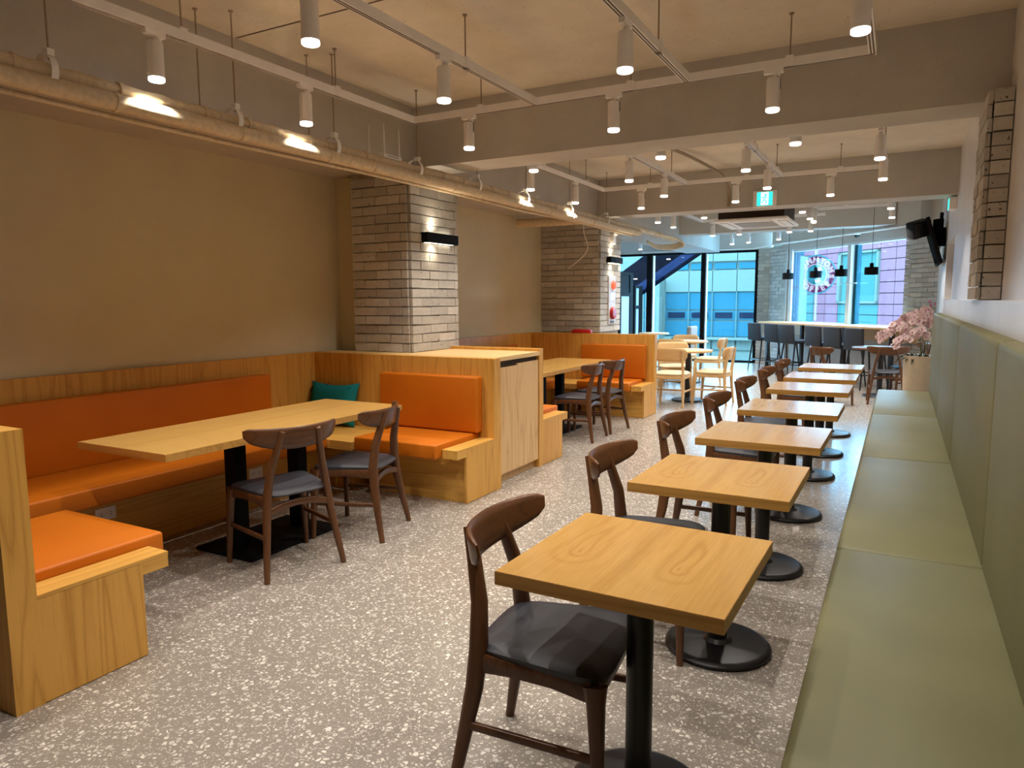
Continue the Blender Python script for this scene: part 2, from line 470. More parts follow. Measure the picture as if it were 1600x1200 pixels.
# ------------------------------------------------------------------ brick columns
BL, BH, JT = .265, .070, .008
bricks = {}
def brick_mesh(w, d=.024):
    k = round(w, 3)
    if k not in bricks:
        b = MB().box(-w / 2, w / 2, -d, 0, -BH / 2, BH / 2)
        bm = bmesh.new()
        me = b.mesh('brick', M['brick'], smooth=False)
        bricks[k] = me
    return bricks[k]
def lay(parent, x0, y0, rz, width, z0, z1, seed=0):
    """lay a face of bricks: face starts at (x0, y0), runs along local x, local -y looks out"""
    rr = random.Random(seed)
    ux, uy = math.cos(rz), math.sin(rz)
    row = 0; z = z0 + BH / 2
    while z + BH / 2 <= z1 + .02:
        x = 0.0
        first = (.135 if row % 2 else BL)
        while x < width - .02:
            w = min(first if x == 0 else BL, width - x)
            if width - x - w < .05: w = width - x
            bw = round(max(w - JT, .03), 2)
            cx = x + w / 2
            out = rr.uniform(-.003, .003)
            px = x0 + ux * cx + uy * out; py = y0 + uy * cx - ux * out
            o = inst('brick', brick_mesh(bw), parent, (px, py, z + rr.uniform(-.002, .002)), (rr.uniform(-.015, .015), rr.uniform(-.012, .012), rz))
            x += w
        z += BH + JT; row += 1
def column(name, x0, x1, y0, y1, z1, zb, label, seed):
    c = sempty(name, (0, 0, 0), 0, label)
    MB().box(x0 + .005, x1 - .005, y0 + .005, y1 - .005, 0, z1).build('mortar_core', M['mortar'], c, smooth=False)
    lay(c, x0, y0, 0, x1 - x0, zb, z1, seed)
    lay(c, x1, y0, R(90), y1 - y0, zb, z1, seed + 1)
    return c
column('brick_column', -4.26, -3.66, 4.92, 5.64, 2.55, 1.022, 'nearest grey brick column standing behind the low cabinet', 1)
column('brick_column', -4.55, -3.66, 9.23, 10.03, 2.55, 1.022, 'far grey brick column with the fire alarm panel', 5)
# pilaster on the right wall
c = sempty('brick_pilaster', (0, 0, 0), 0, 'narrow brick pilaster on the right wall above the bench')
MB().box(.43, .5, 4.94, 5.46, 1.44, 2.62).build('mortar_core', M['mortar'], c, smooth=False)
lay(c, .40, 5.48, R(-90), .56, 1.445, 2.62, 11)
lay(c, .40, 4.92, 0, .10, 1.445, 2.62, 12)
# bricked piece of wall right of the big window, and the pier left of it
c = sempty('brick_pier', wp(0, 0), WA, 'brick pier right of the bar window')
MB().box(3.5, 4.35, .02, .25, 0, 3.1).build('mortar_core', M['mortar'], c, smooth=False)
lay(c, 3.48, 0, 0, .84, 0, 2.75, 21)
c = sempty('brick_pier', (0, 0, 0), 0, 'grey brick pier between the two windows')
MB().prism([(-2.88, 17.02), (-2.62, 17.02), (-2.07, 16.34), (-1.98, 16.46), (-2.5, 17.2), (-2.88, 17.2)], 0, 2.62).build('mortar_core', M['mortar'], c, smooth=False)
lay(c, -2.88, 17.0, 0, .27, 0, 2.56, 31)
lay(c, -2.61, 16.99, WA, .86, 0, 2.56, 32)

# ------------------------------------------------------------------ left window (full height, black frames)
MB().box(-7, -2.6, 17.0, 17.2, 2.58, 3.1).build('wall_front', M['beamlow'], smooth=False)['kind'] = 'structure'
w1 = sempty('window_1', (0, 0, 0), 0, 'full height window with thin black mullions')
MB().box(-7, -2.86, 17.02, 17.12, 2.53, 2.58).build('top_frame', M['blackmatte'], w1, smooth=False)
MB().box(-7, -2.86, 17.02, 17.12, 0, .05).build('bottom_frame', M['blackmatte'], w1, smooth=False)
for x, w in ((-5.42, .13), (-4.12, .09), (-2.9, .08)):
    MB().box(x - w / 2, x + w / 2, 16.98, 17.14, .0, 2.56).build('mullion', M['blackmatte'], w1, smooth=False)
MB().box(-4.055, -4.035, 16.99, 17.13, .05, 2.53).build('mullion', M['framew'], w1, smooth=False)
MB().box(-5.34, -5.32, 16.99, 17.13, .05, 2.53).build('mullion', M['framew'], w1, smooth=False)
for a, b in ((-7, -5.49), (-5.31, -4.17), (-4.03, -2.94)):
    MB().box(a, b, 17.06, 17.072, .05, 2.53).build('pane', M['glass'], w1, smooth=False)
# ------------------------------------------------------------------ bar window on the turned wall
w2 = sempty('window_2', P0, WA, 'wide bar window with pale frame')
MB().box(.12, 3.5, 0, .12, 2.45, 2.52).build('top_frame', M['framew'], w2, smooth=False)
MB().box(.12, 3.5, -.02, .14, .93, .985).build('sill', M['framew'], w2, smooth=False)
MB().box(.06, .17, -.03, .005, .95, 2.50).build('side_frame', M['framew'], w2, smooth=False)
MB().box(-.02, .03, -.05, .03, 0, 2.52).build('side_frame', M['framew'], w2, smooth=False)
MB().box(1.99, 2.09, -.03, .11, .98, 2.46).build('mullion', M['framew'], w2, smooth=False)
MB().box(2.09, 2.16, .05, .14, .98, 2.46).build('mullion', M['facg'], w2, smooth=False)
MB().box(1.98, 2.30, -.06, -.035, 1.735, 1.755).build('handle', M['white'], w2, smooth=False)
for a, b in ((.17, 1.99), (2.16, 3.5)):
    MB().box(a, b, .06, .072, .985, 2.45).build('pane', M['glass'], w2, smooth=False)
wb = MB().box(0.02, 3.5, .0, .2, 0, .93).build('wall_bar', M['beamlow'], None, P0, WA, smooth=False); struct(wb, 'low grey wall under the bar window')
wh = MB().box(-.25, 4.4, -.02, .25, 2.50, 3.1).box(-.32, 4.0, -.22, 0, 2.63, 3.1).build('wall_bar_header', M['beamlow'], None, P0, WA, smooth=False); struct(wh, 'concrete header above the bar window')
tr = MB().sweep([wp(-.32, -.235, 2.635), wp(1.2, -.235, 2.63), wp(3.9, -.235, 2.625)], .014).build('trim_2', M['whitep']); struct(tr, 'thin conduit along the bar window header')
tr = MB().sweep([(-5.6, 16.97, 2.61), (-3.0, 16.97, 2.60), (-2.62, 16.95, 2.64), (-2.5, 16.85, 2.75), (-2.46, 16.8, 3.08)], .013).build('trim_3', M['whitep']); struct(tr, 'thin conduit along the left window header')

# ------------------------------------------------------------------ outside (blue daylight)
struct(MB().box(-90, 90, 17.3, 120, -4.2, -4.0).build('street', M['street'], smooth=False))
fin = MB().box(.05, .13, .012, .275, -.2, 3.2).build('side_fin', M['bluefin'], None, P0, WA, smooth=False)
tag(fin, 'pale blue clad fin outside the left edge of the bar window', 'cladding')
MB().box(.128, .134, .012, .275, 1.70, 1.72).build('joint', M['joint'], fin, smooth=False)
K = 1.5
def fz(z): return 1.45 + (z - 1.45) * K
fy = 30 * K
bl = thing('office_building', 'blue glass and white panel office building across the street behind the left window', 'building', (0, fy, 0))
MB().box(-30, -7.0, .25, 8, -4, 6.4).build('body', M['facw'], bl, smooth=False)
cols = [-9.85, -8.86, -7.85, -6.875, -5.895, -4.92, -3.95, -2.97, -2.0, -1.03, -.05][:6]
ccols = [(a * K, b * K) for a, b in zip(cols, cols[1:])]
def facrow(z0, z1, mat, name, d0, d1, g=.05):
    for a, b in ccols:
        MB().box(a + g, b - g, d0, d1, fz(z0) + g * .6, fz(z1) - g * .6).build(name, M[mat], bl, smooth=False)
facrow(3.02, 3.9, 'facw', 'spandrel_panel', 0, .3, .02)
facrow(2.68, 3.0, 'facg', 'strip_window', .1, .3, .09)
facrow(1.79, 2.67, 'facw', 'spandrel_panel', 0, .3, .02)
facrow(1.04, 1.78, 'facg', 'window_pane', .12, .3)
facrow(.62, 1.02, 'facg', 'vent_window', .12, .3)
for a, b in ccols[:5]:
    MB().box(a + .2, b - .25, .05, .13, fz(.71), fz(.94)).build('vent_sash', M['facd'], bl, smooth=False)
facrow(-.07, .60, 'facg', 'window_pane', .12, .3)
MB().box(-15, -7, -.5, .3, fz(-.18), fz(-.08)).build('ledge', M['facw'], bl, smooth=False)
facrow(-.62, -.19, 'facw', 'window_pane', .1, .3)
facrow(-1.4, -.66, 'facw', 'spandrel_panel', .05, .3)
for c_ in cols[1:]:
    MB().box(c_ * K - .05, c_ * K + .05, .02, .3, fz(-.1), fz(1.79)).build('mullion', M['facm'], bl, smooth=False)
MB().box(-14.2, -13.3, -1.2, .3, -4, fz(2.3)).build('pier', M['facw'], bl, smooth=False)
# lavender clad building seen through the bar window, parallel to it
OFF = 16.4
def tt(t): return (t - 14.07) * K + 14.07
br = thing('clad_building', 'lavender and cyan panelled building seen through the bar window', 'building', wp(0, OFF), WA)
MB().box(tt(-13.3), tt(-3.9), .1, 5, -4, 5.8).build('body', M['joint'], br, smooth=False)
rows = [.15, .53, .905, 1.275, 1.65, 2.02, 2.40, 2.775, 3.15, 3.52, 3.9, 4.3]
tv = [-13.3, -12.65, -11.95, -11.17, -10.47, -9.68, -7.52, -6.77, -6.07, -5.37, -4.67, -3.97]
for i, (a, b) in enumerate(zip(tv, tv[1:])):
    for j, (z0, z1) in enumerate(zip(rows, rows[1:])):
        mat = 'lav'
        if i in (2,): mat = 'cyan' if z0 < 1.6 else ('lav' if z0 > 2.9 else 'cyanf')
        if i == 5:
            if 1.3 < z0 < 3.1: continue
            if z0 < 1.3: mat = 'cyan'
        MB().box(tt(a) + .02, tt(b) - .02, 0, .12, fz(z0) + .02, fz(z1) - .02).build('cladding_panel', M[mat], br, smooth=False)
wa, wb_, wz0, wz1 = tt(-9.68), tt(-7.52), fz(1.30), fz(3.13)
fr = MB()
for a, b, z0, z1 in ((wa, wa + .24, wz0, wz1), (wb_ - .14, wb_, wz0, wz1), (wa, wb_, wz1 - .12, wz1), (wa, wb_, wz0, wz0 + .12)):
    fr.box(a, b, -.12, .12, z0, z1)
fr.build('window_frame', M['cyanf'], br, smooth=False)
MB().box(wa + .2, wb_ - .1, .02, .11, wz0, wz1).build('window_pane', M['cyan'], br, smooth=False)
# dark stair soffit hanging diagonally outside the left window
st = thing('outside_stair', 'dark diagonal stair soffit outside the left window', 'stair', (0, 18.6, 0))
sx = lambda x, z: (x, z)
def slab(pts, y0, y1, mat, name, par):
    n = len(pts)
    v = [(x, y0, z) for x, z in pts] + [(x, y1, z) for x, z in pts]
    f = [tuple(range(n)), tuple(range(2 * n - 1, n - 1, -1))] + [(i, n + i, n + (i + 1) % n, (i + 1) % n) for i in range(n)]
    return MB().add(v, f).build(name, M[mat], par, smooth=False)
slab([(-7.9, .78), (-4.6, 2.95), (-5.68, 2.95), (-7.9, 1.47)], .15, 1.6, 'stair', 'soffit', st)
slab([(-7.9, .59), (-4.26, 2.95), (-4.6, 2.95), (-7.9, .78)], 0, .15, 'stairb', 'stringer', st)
MB().box(-7.9, -7.7, .2, .4, -22.6 + 18.6, 1.2).build('support_post', M['stair'], st, smooth=False)
for x, z in ((-5.45, 2.55), (-6.35, 2.05), (-7.0, 1.65)):
    MB().cyl((x, .10, z - .03), .05, .02, 12).build('downlight', M['lens'], st)
# round hanging sign
sg = thing('round_sign', 'round maroon and teal coffee shop sign hanging outside the bar window', 'sign', (-1.70, 17.35, 2.0), R(20))
def disc(r, y0, y1, mat, name, n=48):
    v = [(r * math.cos(2 * math.pi * i / n), y, r * math.sin(2 * math.pi * i / n)) for y in (y0, y1) for i in range(n)]
    f = [tuple(range(n)), tuple(range(2 * n - 1, n - 1, -1))] + [(i, (i + 1) % n, n + (i + 1) % n, n + i) for i in range(n)]
    return MB().add(v, f).build(name, M[mat], sg)
RS = .44
disc(RS, 0, .08, 'signrim', 'rim'); disc(RS * .965, -.004, 0, 'facg', 'rim_line'); disc(RS * .94, -.008, 0, 'signrim', 'rim_band'); disc(RS * .91, -.012, 0, 'signring', 'ring')
disc(RS * .55, -.016, 0, 'signwhite', 'inner_band'); disc(RS * .50, -.02, 0, 'signteal', 'centre')
def letter_mesh(ch, size):
    cu = bpy.data.curves.new('t', 'FONT'); cu.body = ch; cu.size = size; cu.align_x = 'CENTER'; cu.extrude = .004; cu.offset = .009
    o = bpy.data.objects.new('t', cu); C.objects.link(o)
    dg = bpy.context.evaluated_depsgraph_get()
    me = bpy.data.meshes.new_from_object(o.evaluated_get(dg))
    bpy.data.objects.remove(o)
    me.materials.clear(); me.materials.append(M['signwhite'])
    return me
lets = [(ch, a, 1) for ch, a in zip('TOM', (171, 146, 119))] + [('N', 92, 1)] + [(ch, a, 1) for ch, a in zip('TOMS', (66, 45, 19, -7))]
lets += [(ch, a, -1) for ch, a in zip('COFFEE', (206, 231, 255, 276, 297, 319))]
for ch, a, dr in lets:
    me = letter_mesh(ch, RS * .37)
    rr_ = RS * (.615 if dr > 0 else .865)
    th = R(a)
    o = bpy.data.objects.new('letter', me); C.objects.link(o); o.parent = sg
    o.location = (rr_ * math.cos(th), -.017, rr_ * math.sin(th))
    tilt = (a - 90) if dr > 0 else (a - 270)
    o.rotation_euler = Matrix.Rotation(-R(tilt), 3, 'Y').to_4x4().to_3x3().to_euler() if False else (Matrix.Rotation(-R(tilt), 3, 'Y') @ Matrix.Rotation(R(90), 3, 'X')).to_euler()
def em(pts): 
    v = [(x * RS, y, z * RS) for y in (-.024, -.018) for x, z in pts]; n = len(pts)
    MB().add(v, [tuple(range(n)), tuple(range(2 * n - 1, n - 1, -1))] + [(i, (i + 1) % n, n + (i + 1) % n, n + i) for i in range(n)]).build('emblem', M['signwhite'], sg, smooth=False)
em([(-.05, .22), (.05, .36), (.20, .42), (.30, .20), (.16, .10)])
em([(-.10, -.20), (.04, -.28), (.14, -.12), (.26, -.34), (.10, -.44), (-.02, -.40)])
MB().box(-.02, .02, .02, .06, RS - .02, RS + .8).build('hanger', M['steel'], sg, smooth=False)
# dark framed door pair near the left window
for i, (y0, y1, h, lab) in enumerate(((15.35, 16.25, 2.1, 'black framed glass door with frosted panes, nearer leaf'), (16.38, 16.95, 1.8, 'black framed glass door with frosted panes, lower leaf by the window'))):
    d = sempty('door_%d' % (i + 1), (-5.62, y0, 0), 0, lab); w = y1 - y0
    MB().box(-.05, .05, 0, .1, 0, h).build('stile', M['blackmatte'], d, smooth=False)
    MB().box(-.05, .05, w - .22, w, 0, h).build('stile', M['blackmatte'], d, smooth=False)
    MB().box(-.05, .05, .1, w - .22, h - .06, h).build('rail', M['blackmatte'], d, smooth=False)
    MB().box(-.05, .05, .1, w - .22, h - .55, h - .47).build('rail', M['blackmatte'], d, smooth=False)
    MB().box(-.05, .05, .1, w - .22, 0, .1).build('rail', M['blackmatte'], d, smooth=False)
    MB().box(-.03, .03, .1, w - .22, .1, h - .55).build('pane', M['frost'], d, smooth=False)
    MB().box(-.03, .03, .1, w - .22, h - .47, h - .06).build('pane', M['blackmatte'] if i == 0 else M['frost'], d, smooth=False)
# ================================================================== BOOTHS
def cushion(par, x0, x1, y0, y1, z0, z1, mat='orange', name='seat_cushion', r=.013):
    o = MB().rbox(x0, x1, y0, y1, z0, z1, r, 3).build(name, M[mat], par, ang=60)
    return o
def outlet(x, y, z, label):
    t = thing('power_outlet', label, 'outlet', (x, y, z))
    MB().rbox(0, .008, -.06, .06, -.037, .037, .003, 1).build('faceplate', M['whitep'], t)
    for s in (-.028, .028):
        so = MB(); so.lathe([(.021, .0), (.021, .003), (.017, .003), (.015, -.001), (0, -.001)], n=16)
        o = so.build('socket', M['whitep'], t, (.0085, s, 0)); o.rotation_euler = (0, R(90), 0)
        for q in (-.006, .006):
            d = MB().cyl((0, 0, 0), .0028, .002, 8).build('pin_hole', M['darkline'], o); d.location = (q, 0, .0); 
def wallbench(y0, y1, yc0, yc1, lab_b, lab_p, seams):
    """bench along the left wall between two booth ends; yc0..yc1: the upholstered stretch"""
    p = thing('booth_wall_panel', lab_p, 'panel', (-4.5, (y0 + y1) / 2, 0)); h = (y1 - y0) / 2
    ys = [y0] + seams + [y1]
    for a, b in zip(ys, ys[1:]):
        MB().box(-.03, .02, a - (y0 + y1) / 2 + .001, b - (y0 + y1) / 2 - .001, 0, 1.018).build('panel', M['ash_z'], p, smooth=False)
    t = thing('booth_bench', lab_b, 'bench', (-4.2, (y0 + y1) / 2, 0)); m = (y0 + y1) / 2
    MB().box(-.26, .24, y0 - m, y1 - m, 0, .36).build('base', M['ash_y'], t, smooth=False)
    cushion(t, -.17, .40, yc0 - m, yc1 - m, .345, .452)
    MB().rbox(-.265, -.17, yc0 - m, yc1 - m, .44, .885, .015, 3).build('back_cushion', M['orange'], t, ang=60)
    return t
b1 = wallbench(1.33, 4.62, 1.345, 4.02, 'long orange bench along the brown wall behind the nearest long table', 'wood panelling behind the nearest long orange bench', [2.5, 3.6])
MB().box(-.26, .63, 1.055, 1.64, .34, .405).build('corner_shelf', M['ash_x'], b1, smooth=False)
MB().box(-.26, .52, 1.195, 1.64, 0, .34).build('corner_box', M['ash_x'], b1, smooth=False)
b2 = wallbench(5.57, 8.80, 5.6, 8.2, 'orange bench along the wall in the farther booth beyond the cabinet', 'wood panelling behind the farther orange bench', [6.6, 7.7])
MB().box(-.26, .63, 1.03, 1.61, .34, .405).build('corner_shelf', M['ash_x'], b2, smooth=False)
MB().box(-.26, .52, 1.15, 1.61, 0, .34).build('corner_box', M['ash_x'], b2, smooth=False)
def endbench(y, s, label, lab_d, xe=-2.67, thick=.10, backc=True, xl=-3.56, zt=1.018, x1d=None, xa=-.93):
    """bench at the end of a booth: y is the face of the divider, s=-1: seat lies towards -y; xe: aisle side"""
    def ys(a, b): return (min(s * a, s * b), max(s * a, s * b))
    d = thing('booth_divider', lab_d, 'divider', (-3.6, y, 0))
    xb = (xe if x1d is None else x1d) + 3.6
    MB().box(xa, -.06, *ys(-thick, 0), 0, zt).build('panel', M['ash_z'], d, smooth=False)
    MB().box(-.058, xb - .09, *ys(-thick, 0), 0, zt).build('panel', M['ash_z'], d, smooth=False)
    MB().box(xb - .088, xb, *ys(-thick, 0), 0, zt).build('end_post', M['ash_z'], d, smooth=False)
    t = thing('booth_end_bench', label, 'bench', (-3.1, y, 0))
    a = xe + 3.1
    MB().box(xl + 3.1, a - .005, *ys(.02, .385), 0, .345).build('base', M['ash_x'], t, smooth=False)
    MB().box(a - .02, a, *ys(.0, .4045), 0.004, .3965).build('end_panel', M['ash_z'], t, smooth=False)
    MB().box(a - .13, a + .001, *ys(.0, .521), .397, .41).build('armrest_ledge', M['ash_y'], t, smooth=False)
    MB().box(a - .13, a, *ys(.405, .52), .345, .3965).build('armrest_block', M['ash_y'], t, smooth=False)
    MB().box(xl + 3.1, a - .131, *ys(.0, .50), .30, .347).build('seat_board', M['ash_x'], t, smooth=False)
    cushion(t, xl + 3.1 + .02, a - .135, *ys(.01, .60), .348, .452)
    if backc:
        MB().rbox(xl + 3.1 - .14, a - .10, *ys(.001, .09), .455, .885, .016, 3).build('back_cushion', M['orange'], t, ang=60)
    return t
endbench(1.33, 1, 'orange end bench at the left picture edge beside the nearest long table', 'wood divider at the left picture edge', backc=False)
endbench(4.62, -1, 'orange end bench facing the camera in front of the low cabinet', 'wood divider in front of the nearest brick column')
endbench(5.57, 1, 'orange end bench just behind the low cabinet', 'wood divider closing the back of the low cabinet', xe=-2.72, thick=.08, zt=1.04, xa=-.075)
endbench(8.80, -1, 'orange end bench facing the camera in the farther booth', 'wood divider in front of the far brick column', xe=-2.72)
# low cabinet between the booths
cb = thing('low_cabinet', 'low cabinet with two pale doors between the two booths', 'cabinet', (-3.2, 5.105, 0))
MB().box(-.44, .45, -.383, .383, .07, .98).build('body', M['ash_z'], cb, smooth=False)
MB().box(-.44, .43, -.383, .383, 0, .07).build('plinth', M['ash_pale'], cb, smooth=False)
MB().box(-.45, .485, -.384, .384, .985, 1.018).box(-1.3, -.45, -.384, -.20, .985, 1.018).build('counter_top', M['ash_counter'], cb, smooth=False)
for a, b, zt in ((-.378, -.002, .93), (.002, .378, .945)):
    MB().box(.452, .472, a, b, .075, zt).build('door', M['ash_pale'], cb, smooth=False)
MB().box(.44, .456, -.38, .38, .93, .984).build('finger_groove', M['dark'], cb, smooth=False)
outlet(-3.96, 2.37, .25, 'double power socket low on the bench front near the left picture edge')
outlet(-3.96, 3.46, .25, 'double power socket behind the posts of the nearest long table')
# teal pillow
def pillow():
    t = thing('pillow', 'teal cushion with dark sketch lines in the booth corner', 'pillow', (-4.215, 4.50, .405), R(3))
    n = 14; b = MB(); v = []; f = []
    w, h = .255, .19
    for side in (1, -1):
        o = len(v)
        for j in range(n + 1):
            for i in range(n + 1):
                u, q = -1 + 2 * i / n, -1 + 2 * j / n
                pin = 1 - .10 * (1 - q * q) * abs(u) ** 2; pin2 = 1 - .16 * (1 - u * u)
                d = .075 * max(0, (1 - u ** 4) * (1 - q ** 4)) ** .6
                v.append((u * w * pin, side * d, h + q * h * pin2))
        for j in range(n):
            for i in range(n):
                a = o + j * (n + 1) + i
                q4 = (a, a + 1, a + n + 2, a + n + 1)
                f.append(q4 if side < 0 else q4[::-1])
    b.add(v, f)
    body = b.build('cover', M['teal'], t, ang=80); body.rotation_euler = (R(-14), 0, 0)
    for pts in ([(-.10, .20), (-.04, .25), (.05, .26), (.12, .21)], [(-.22, .30), (-.19, .33)], [(.15, .30), (.2, .335)], [(-.05, .34), (-.03, .36)]):
        p3 = [(x, -.074 - .0015 + max(0, abs(z - .19) - .08) * .25 + abs(x) * .08, z) for x, z in pts]
        MB().sweep(p3, .0015, n=4).build('printed_line', M['blackmatte'], body)
pillow()

# ================================================================== TABLES
def square_table(x, y, label, rz=0):
    t = thing('square_table', label, 'table', (x, y, 0), rz, 'square wooden tables along the green bench')
    top = MB().box(-.3, .3, -.3, .3, .712, .741)
    o = MB().box(-.299, .299, -.299, .299, .7385, .741).build('veneer_top', M['tabletop'], None, smooth=False)
    top = MB().box(-.3, .3, -.3, .3, .704, .7395).build('tabletop', M['tableedge'], t, smooth=False)
    o.parent = top
    MB().lathe([(.14, .69), (.14, .704)], n=20).build('mounting_plate', M['black'], t)
    MB().cyl((0, 0, .03), .038, .665, 24).build('post', M['black'], t)
    MB().lathe([(.205, 0), (.215, .006), (.215, .016), (.205, .026), (.19, .03), (.06, .036), (.045, .05), (.038, .05)], n=40).build('base', M['black'], t)
    return t
TX = -.603
TY = [1.86, 2.91, 3.94, 5.02, 6.22, 7.18, 8.28]
tl = ['nearest square wooden table beside the green bench', 'second square wooden table from the camera', 'third square wooden table from the camera', 'fourth square wooden table from the camera',
      'fifth square wooden table from the camera', 'sixth square wooden table, next to last of the row', 'last square wooden table of the row near the round dark table']
T1 = square_table(TX, TY[0], tl[0], R(-1.2))
for y, l in zip(TY[1:], tl[1:]): dup(T1, (TX + rnd.uniform(-.01, .01), y, 0), R(rnd.uniform(-.8, .8)), l)
def long_table(x, y, l, label):
    t = thing('long_table', label, 'table', (x, y, 0))
    top = MB().box(-.358, .35, -l / 2, l / 2, .704, .7385).build('tabletop', M['tableedge'], t, smooth=False)
    MB().box(-.349, .349, -l / 2 + .001, l / 2 - .001, .7385, .741).build('veneer_top', M['longtop'], top, smooth=False)
    MB().rbox(-.235, .235, -.34, .38, 0, .022, .008, 2).build('base_plate', M['blackmatte'], t)
    for s in (-.22, .26):
        MB().rbox(-.045, .045, s - .045, s + .045, .02, .69, .01, 2).build('post', M['blackmatte'], t)
    MB().box(-.25, .25, -.36, .4, .69, .704).build('mounting_plate', M['blackmatte'], t, smooth=False)
    return t
long_table(-3.355, 3.01, 1.815, 'nearest long wooden table in front of the orange bench')
long_table(-3.40, 7.13, 1.97, 'farther long wooden table beyond the low cabinet')
def round_table(x, y, r, label, mat='tabletop', z=.74):
    t = thing('round_table', label, 'table', (x, y, 0))
    MB().lathe([(r - .006, z - .03), (r, z - .026), (r, z - .006), (r - .008, z)], n=40).build('tabletop', M[mat], t)
    MB().cyl((0, 0, .03), .04, z - .06, 20).build('post', M['black'], t)
    MB().lathe([(.22, 0), (.23, .008), (.22, .024), (.05, .034), (.04, .05)], n=32).build('base', M['black'], t)
round_table(-2.66, 10.22, .34, 'nearest round light table ringed by light wooden chairs', 'oak')
round_table(-3.27, 12.55, .34, 'second round light table behind the nearest one', 'oak')
round_table(-4.75, 15.3, .33, 'small round table by the left window', 'oak')
round_table(-.22, 11.9, .40, 'round brown table by the orchid pot', 'walnut')

# ================================================================== DARK CHAIRS (local +y is the front)
def dark_chair(label, loc, rz):
    t = thing('dining_chair', label, 'chair', loc, rz, 'dark walnut dining chairs with charcoal seats')
    # back legs: bowed, one continuous piece from the floor to the backrest
    for s in (-1, 1):
        p = [(s * .225, -.245, 0), (s * .205, -.215, .16), (s * .183, -.185, .33), (s * .170, -.175, .45), (s * .148, -.182, .58), (s * .118, -.212, .70), (s * .100, -.238, .785)]
        MB().sweep(p, [(.014, .015), (.017, .020), (.019, .027), (.019, .029), (.018, .025), (.016, .021), (.013, .015)], n=10, side=(1, 0, 0), sq=.65).build('leg', M['walnut_z'], t, ang=60)
        p = [(s * .235, .205, 0), (s * .225, .198, .22), (s * .215, .190, .38), (s * .205, .185, .425)]
        MB().sweep(p, [(.013, .013), (.017, .018), (.020, .026), (.026, .034)], n=10, side=(1, 0, 0), sq=.6).build('leg', M['walnut_z'], t, ang=60)
        MB().sweep([(s * .203, -.20, .225), (s * .222, .20, .222)], (.009, .013), n=8, side=(1, 0, 0)).build('side_stretcher', M['walnut'], t, ang=60)
        ap = [(s * .176, -.17, .410), (s * .19, -.06, .414), (s * .20, .06, .414), (s * .209, .175, .408)]
        MB().sweep(ap, [(.010, .030), (.010, .022), (.010, .022), (.011, .032)], n=8, side=(1, 0, 0), sq=.4).build('side_rail', M['walnut'], t, ang=60)
    MB().sweep([(-.205, .188, .408), (-.07, .20, .416), (.07, .20, .416), (.205, .188, .408)], [(.03, .011), (.020, .011), (.020, .011), (.03, .011)], n=8, side=(0, 0, 1), sq=.4).build('front_rail', M['walnut'], t, ang=60)
    MB().sweep([(-.188, -.19, .352), (-.09, -.178, .376), (0, -.174, .383), (.09, -.178, .376), (.188, -.19, .352)], (.019, .011), n=8, side=(0, 0, 1), sq=.4).build('rear_rail', M['walnut'], t, ang=60)
    # seat pad: rounded trapezoid, domed
    b = MB(); v = []; f = []; n = 40; rings = [(0, .466), (.4, .4655), (.75, .463), (.93, .457), (1.0, .445), (.985, .432), (0, .430)]
    for k, z in rings:
        for i in range(n):
            th = 2 * math.pi * i / n; cx, cy = math.cos(th), math.sin(th)
            e = lambda q: math.copysign(abs(q) ** .36, q)
            yy = e(cy) * .215; hw = .205 + .03 * (yy / .215)
            v.append((e(cx) * hw * k, yy * k + .005, z + (.010 * (abs(cx * k) ** 2) - .004 if z > .44 else 0)))
    for k in range(len(rings) - 1):
        f += [(k * n + i, k * n + (i + 1) % n, (k + 1) * n + (i + 1) % n, (k + 1) * n + i) for i in range(n)]
    b.add(v, f).build('seat', M['seatblack'], t, ang=60)
    # curved leaf-shaped backrest
    b = MB(); v = []; ns = 20; prof = 10
    for k in range(ns + 1):
        s = -1 + 2 * k / ns
        th = .95 * s
        x = .262 * math.sin(th) / math.sin(.95); y = -.232 + .105 * (1 - math.cos(th)) / (1 - math.cos(.95))
        edge = math.sqrt(max(0.0, 1 - abs(s) ** 9))
        ztop = .803 + .006 * s * s - (1 - edge) * .014
        zbot = .803 - (.120 - .052 * abs(s) ** 2.2) + (1 - edge) * .02
        thk = .0105 * (.45 + .55 * edge)
        nx, ny = math.sin(th) * .8, -math.cos(th)
        for q in range(prof):
            a = 2 * math.pi * (q + .5) / prof
            e = lambda w: math.copysign(abs(w) ** .5, w)
            zz = (ztop + zbot) / 2 + e(math.sin(a)) * (ztop - zbot) / 2
            tilt = (zz - .745) * .16
            dn = e(math.cos(a)) * thk + tilt
            v.append((x + nx * dn, y + ny * dn, zz))
    f = [(k * prof + i, k * prof + (i + 1) % prof, (k + 1) * prof + (i + 1) % prof, (k + 1) * prof + i) for k in range(ns) for i in range(prof)]
    f += [tuple(range(prof - 1, -1, -1)), tuple(ns * prof + i for i in range(prof))]
    b.add(v, f).build('backrest', M['walnut'], t, ang=70)
    return t
CH1 = dark_chair('dark walnut chair tucked under the nearest square table', (-.872, 1.865, 0), R(-84))
names = ['second', 'third', 'fourth', 'fifth', 'sixth', 'last']
for nme, y, dx, dr in zip(names, [2.91, 3.91, 4.93, 6.08, 7.10, 8.08], (-.045, -.035, -.03, -.05, -.04, -.03), (2, 0, .5, .5, 1, 1)):
    dup(CH1, (-.872 + dx, y, 0), R(-90 + dr), 'dark walnut chair tucked under the %s square table of the row' % nme)
dup(CH1, (-2.978, 2.786, 0), R(72.5), 'left of two dark chairs at the nearest long table, back to the camera')
dup(CH1, (-2.985, 3.43, 0), R(105.9), 'right of two dark chairs at the nearest long table, next to the orange end bench')
dup(CH1, (-2.95, 6.885, 0), R(92), 'nearer of two dark chairs at the farther long table')
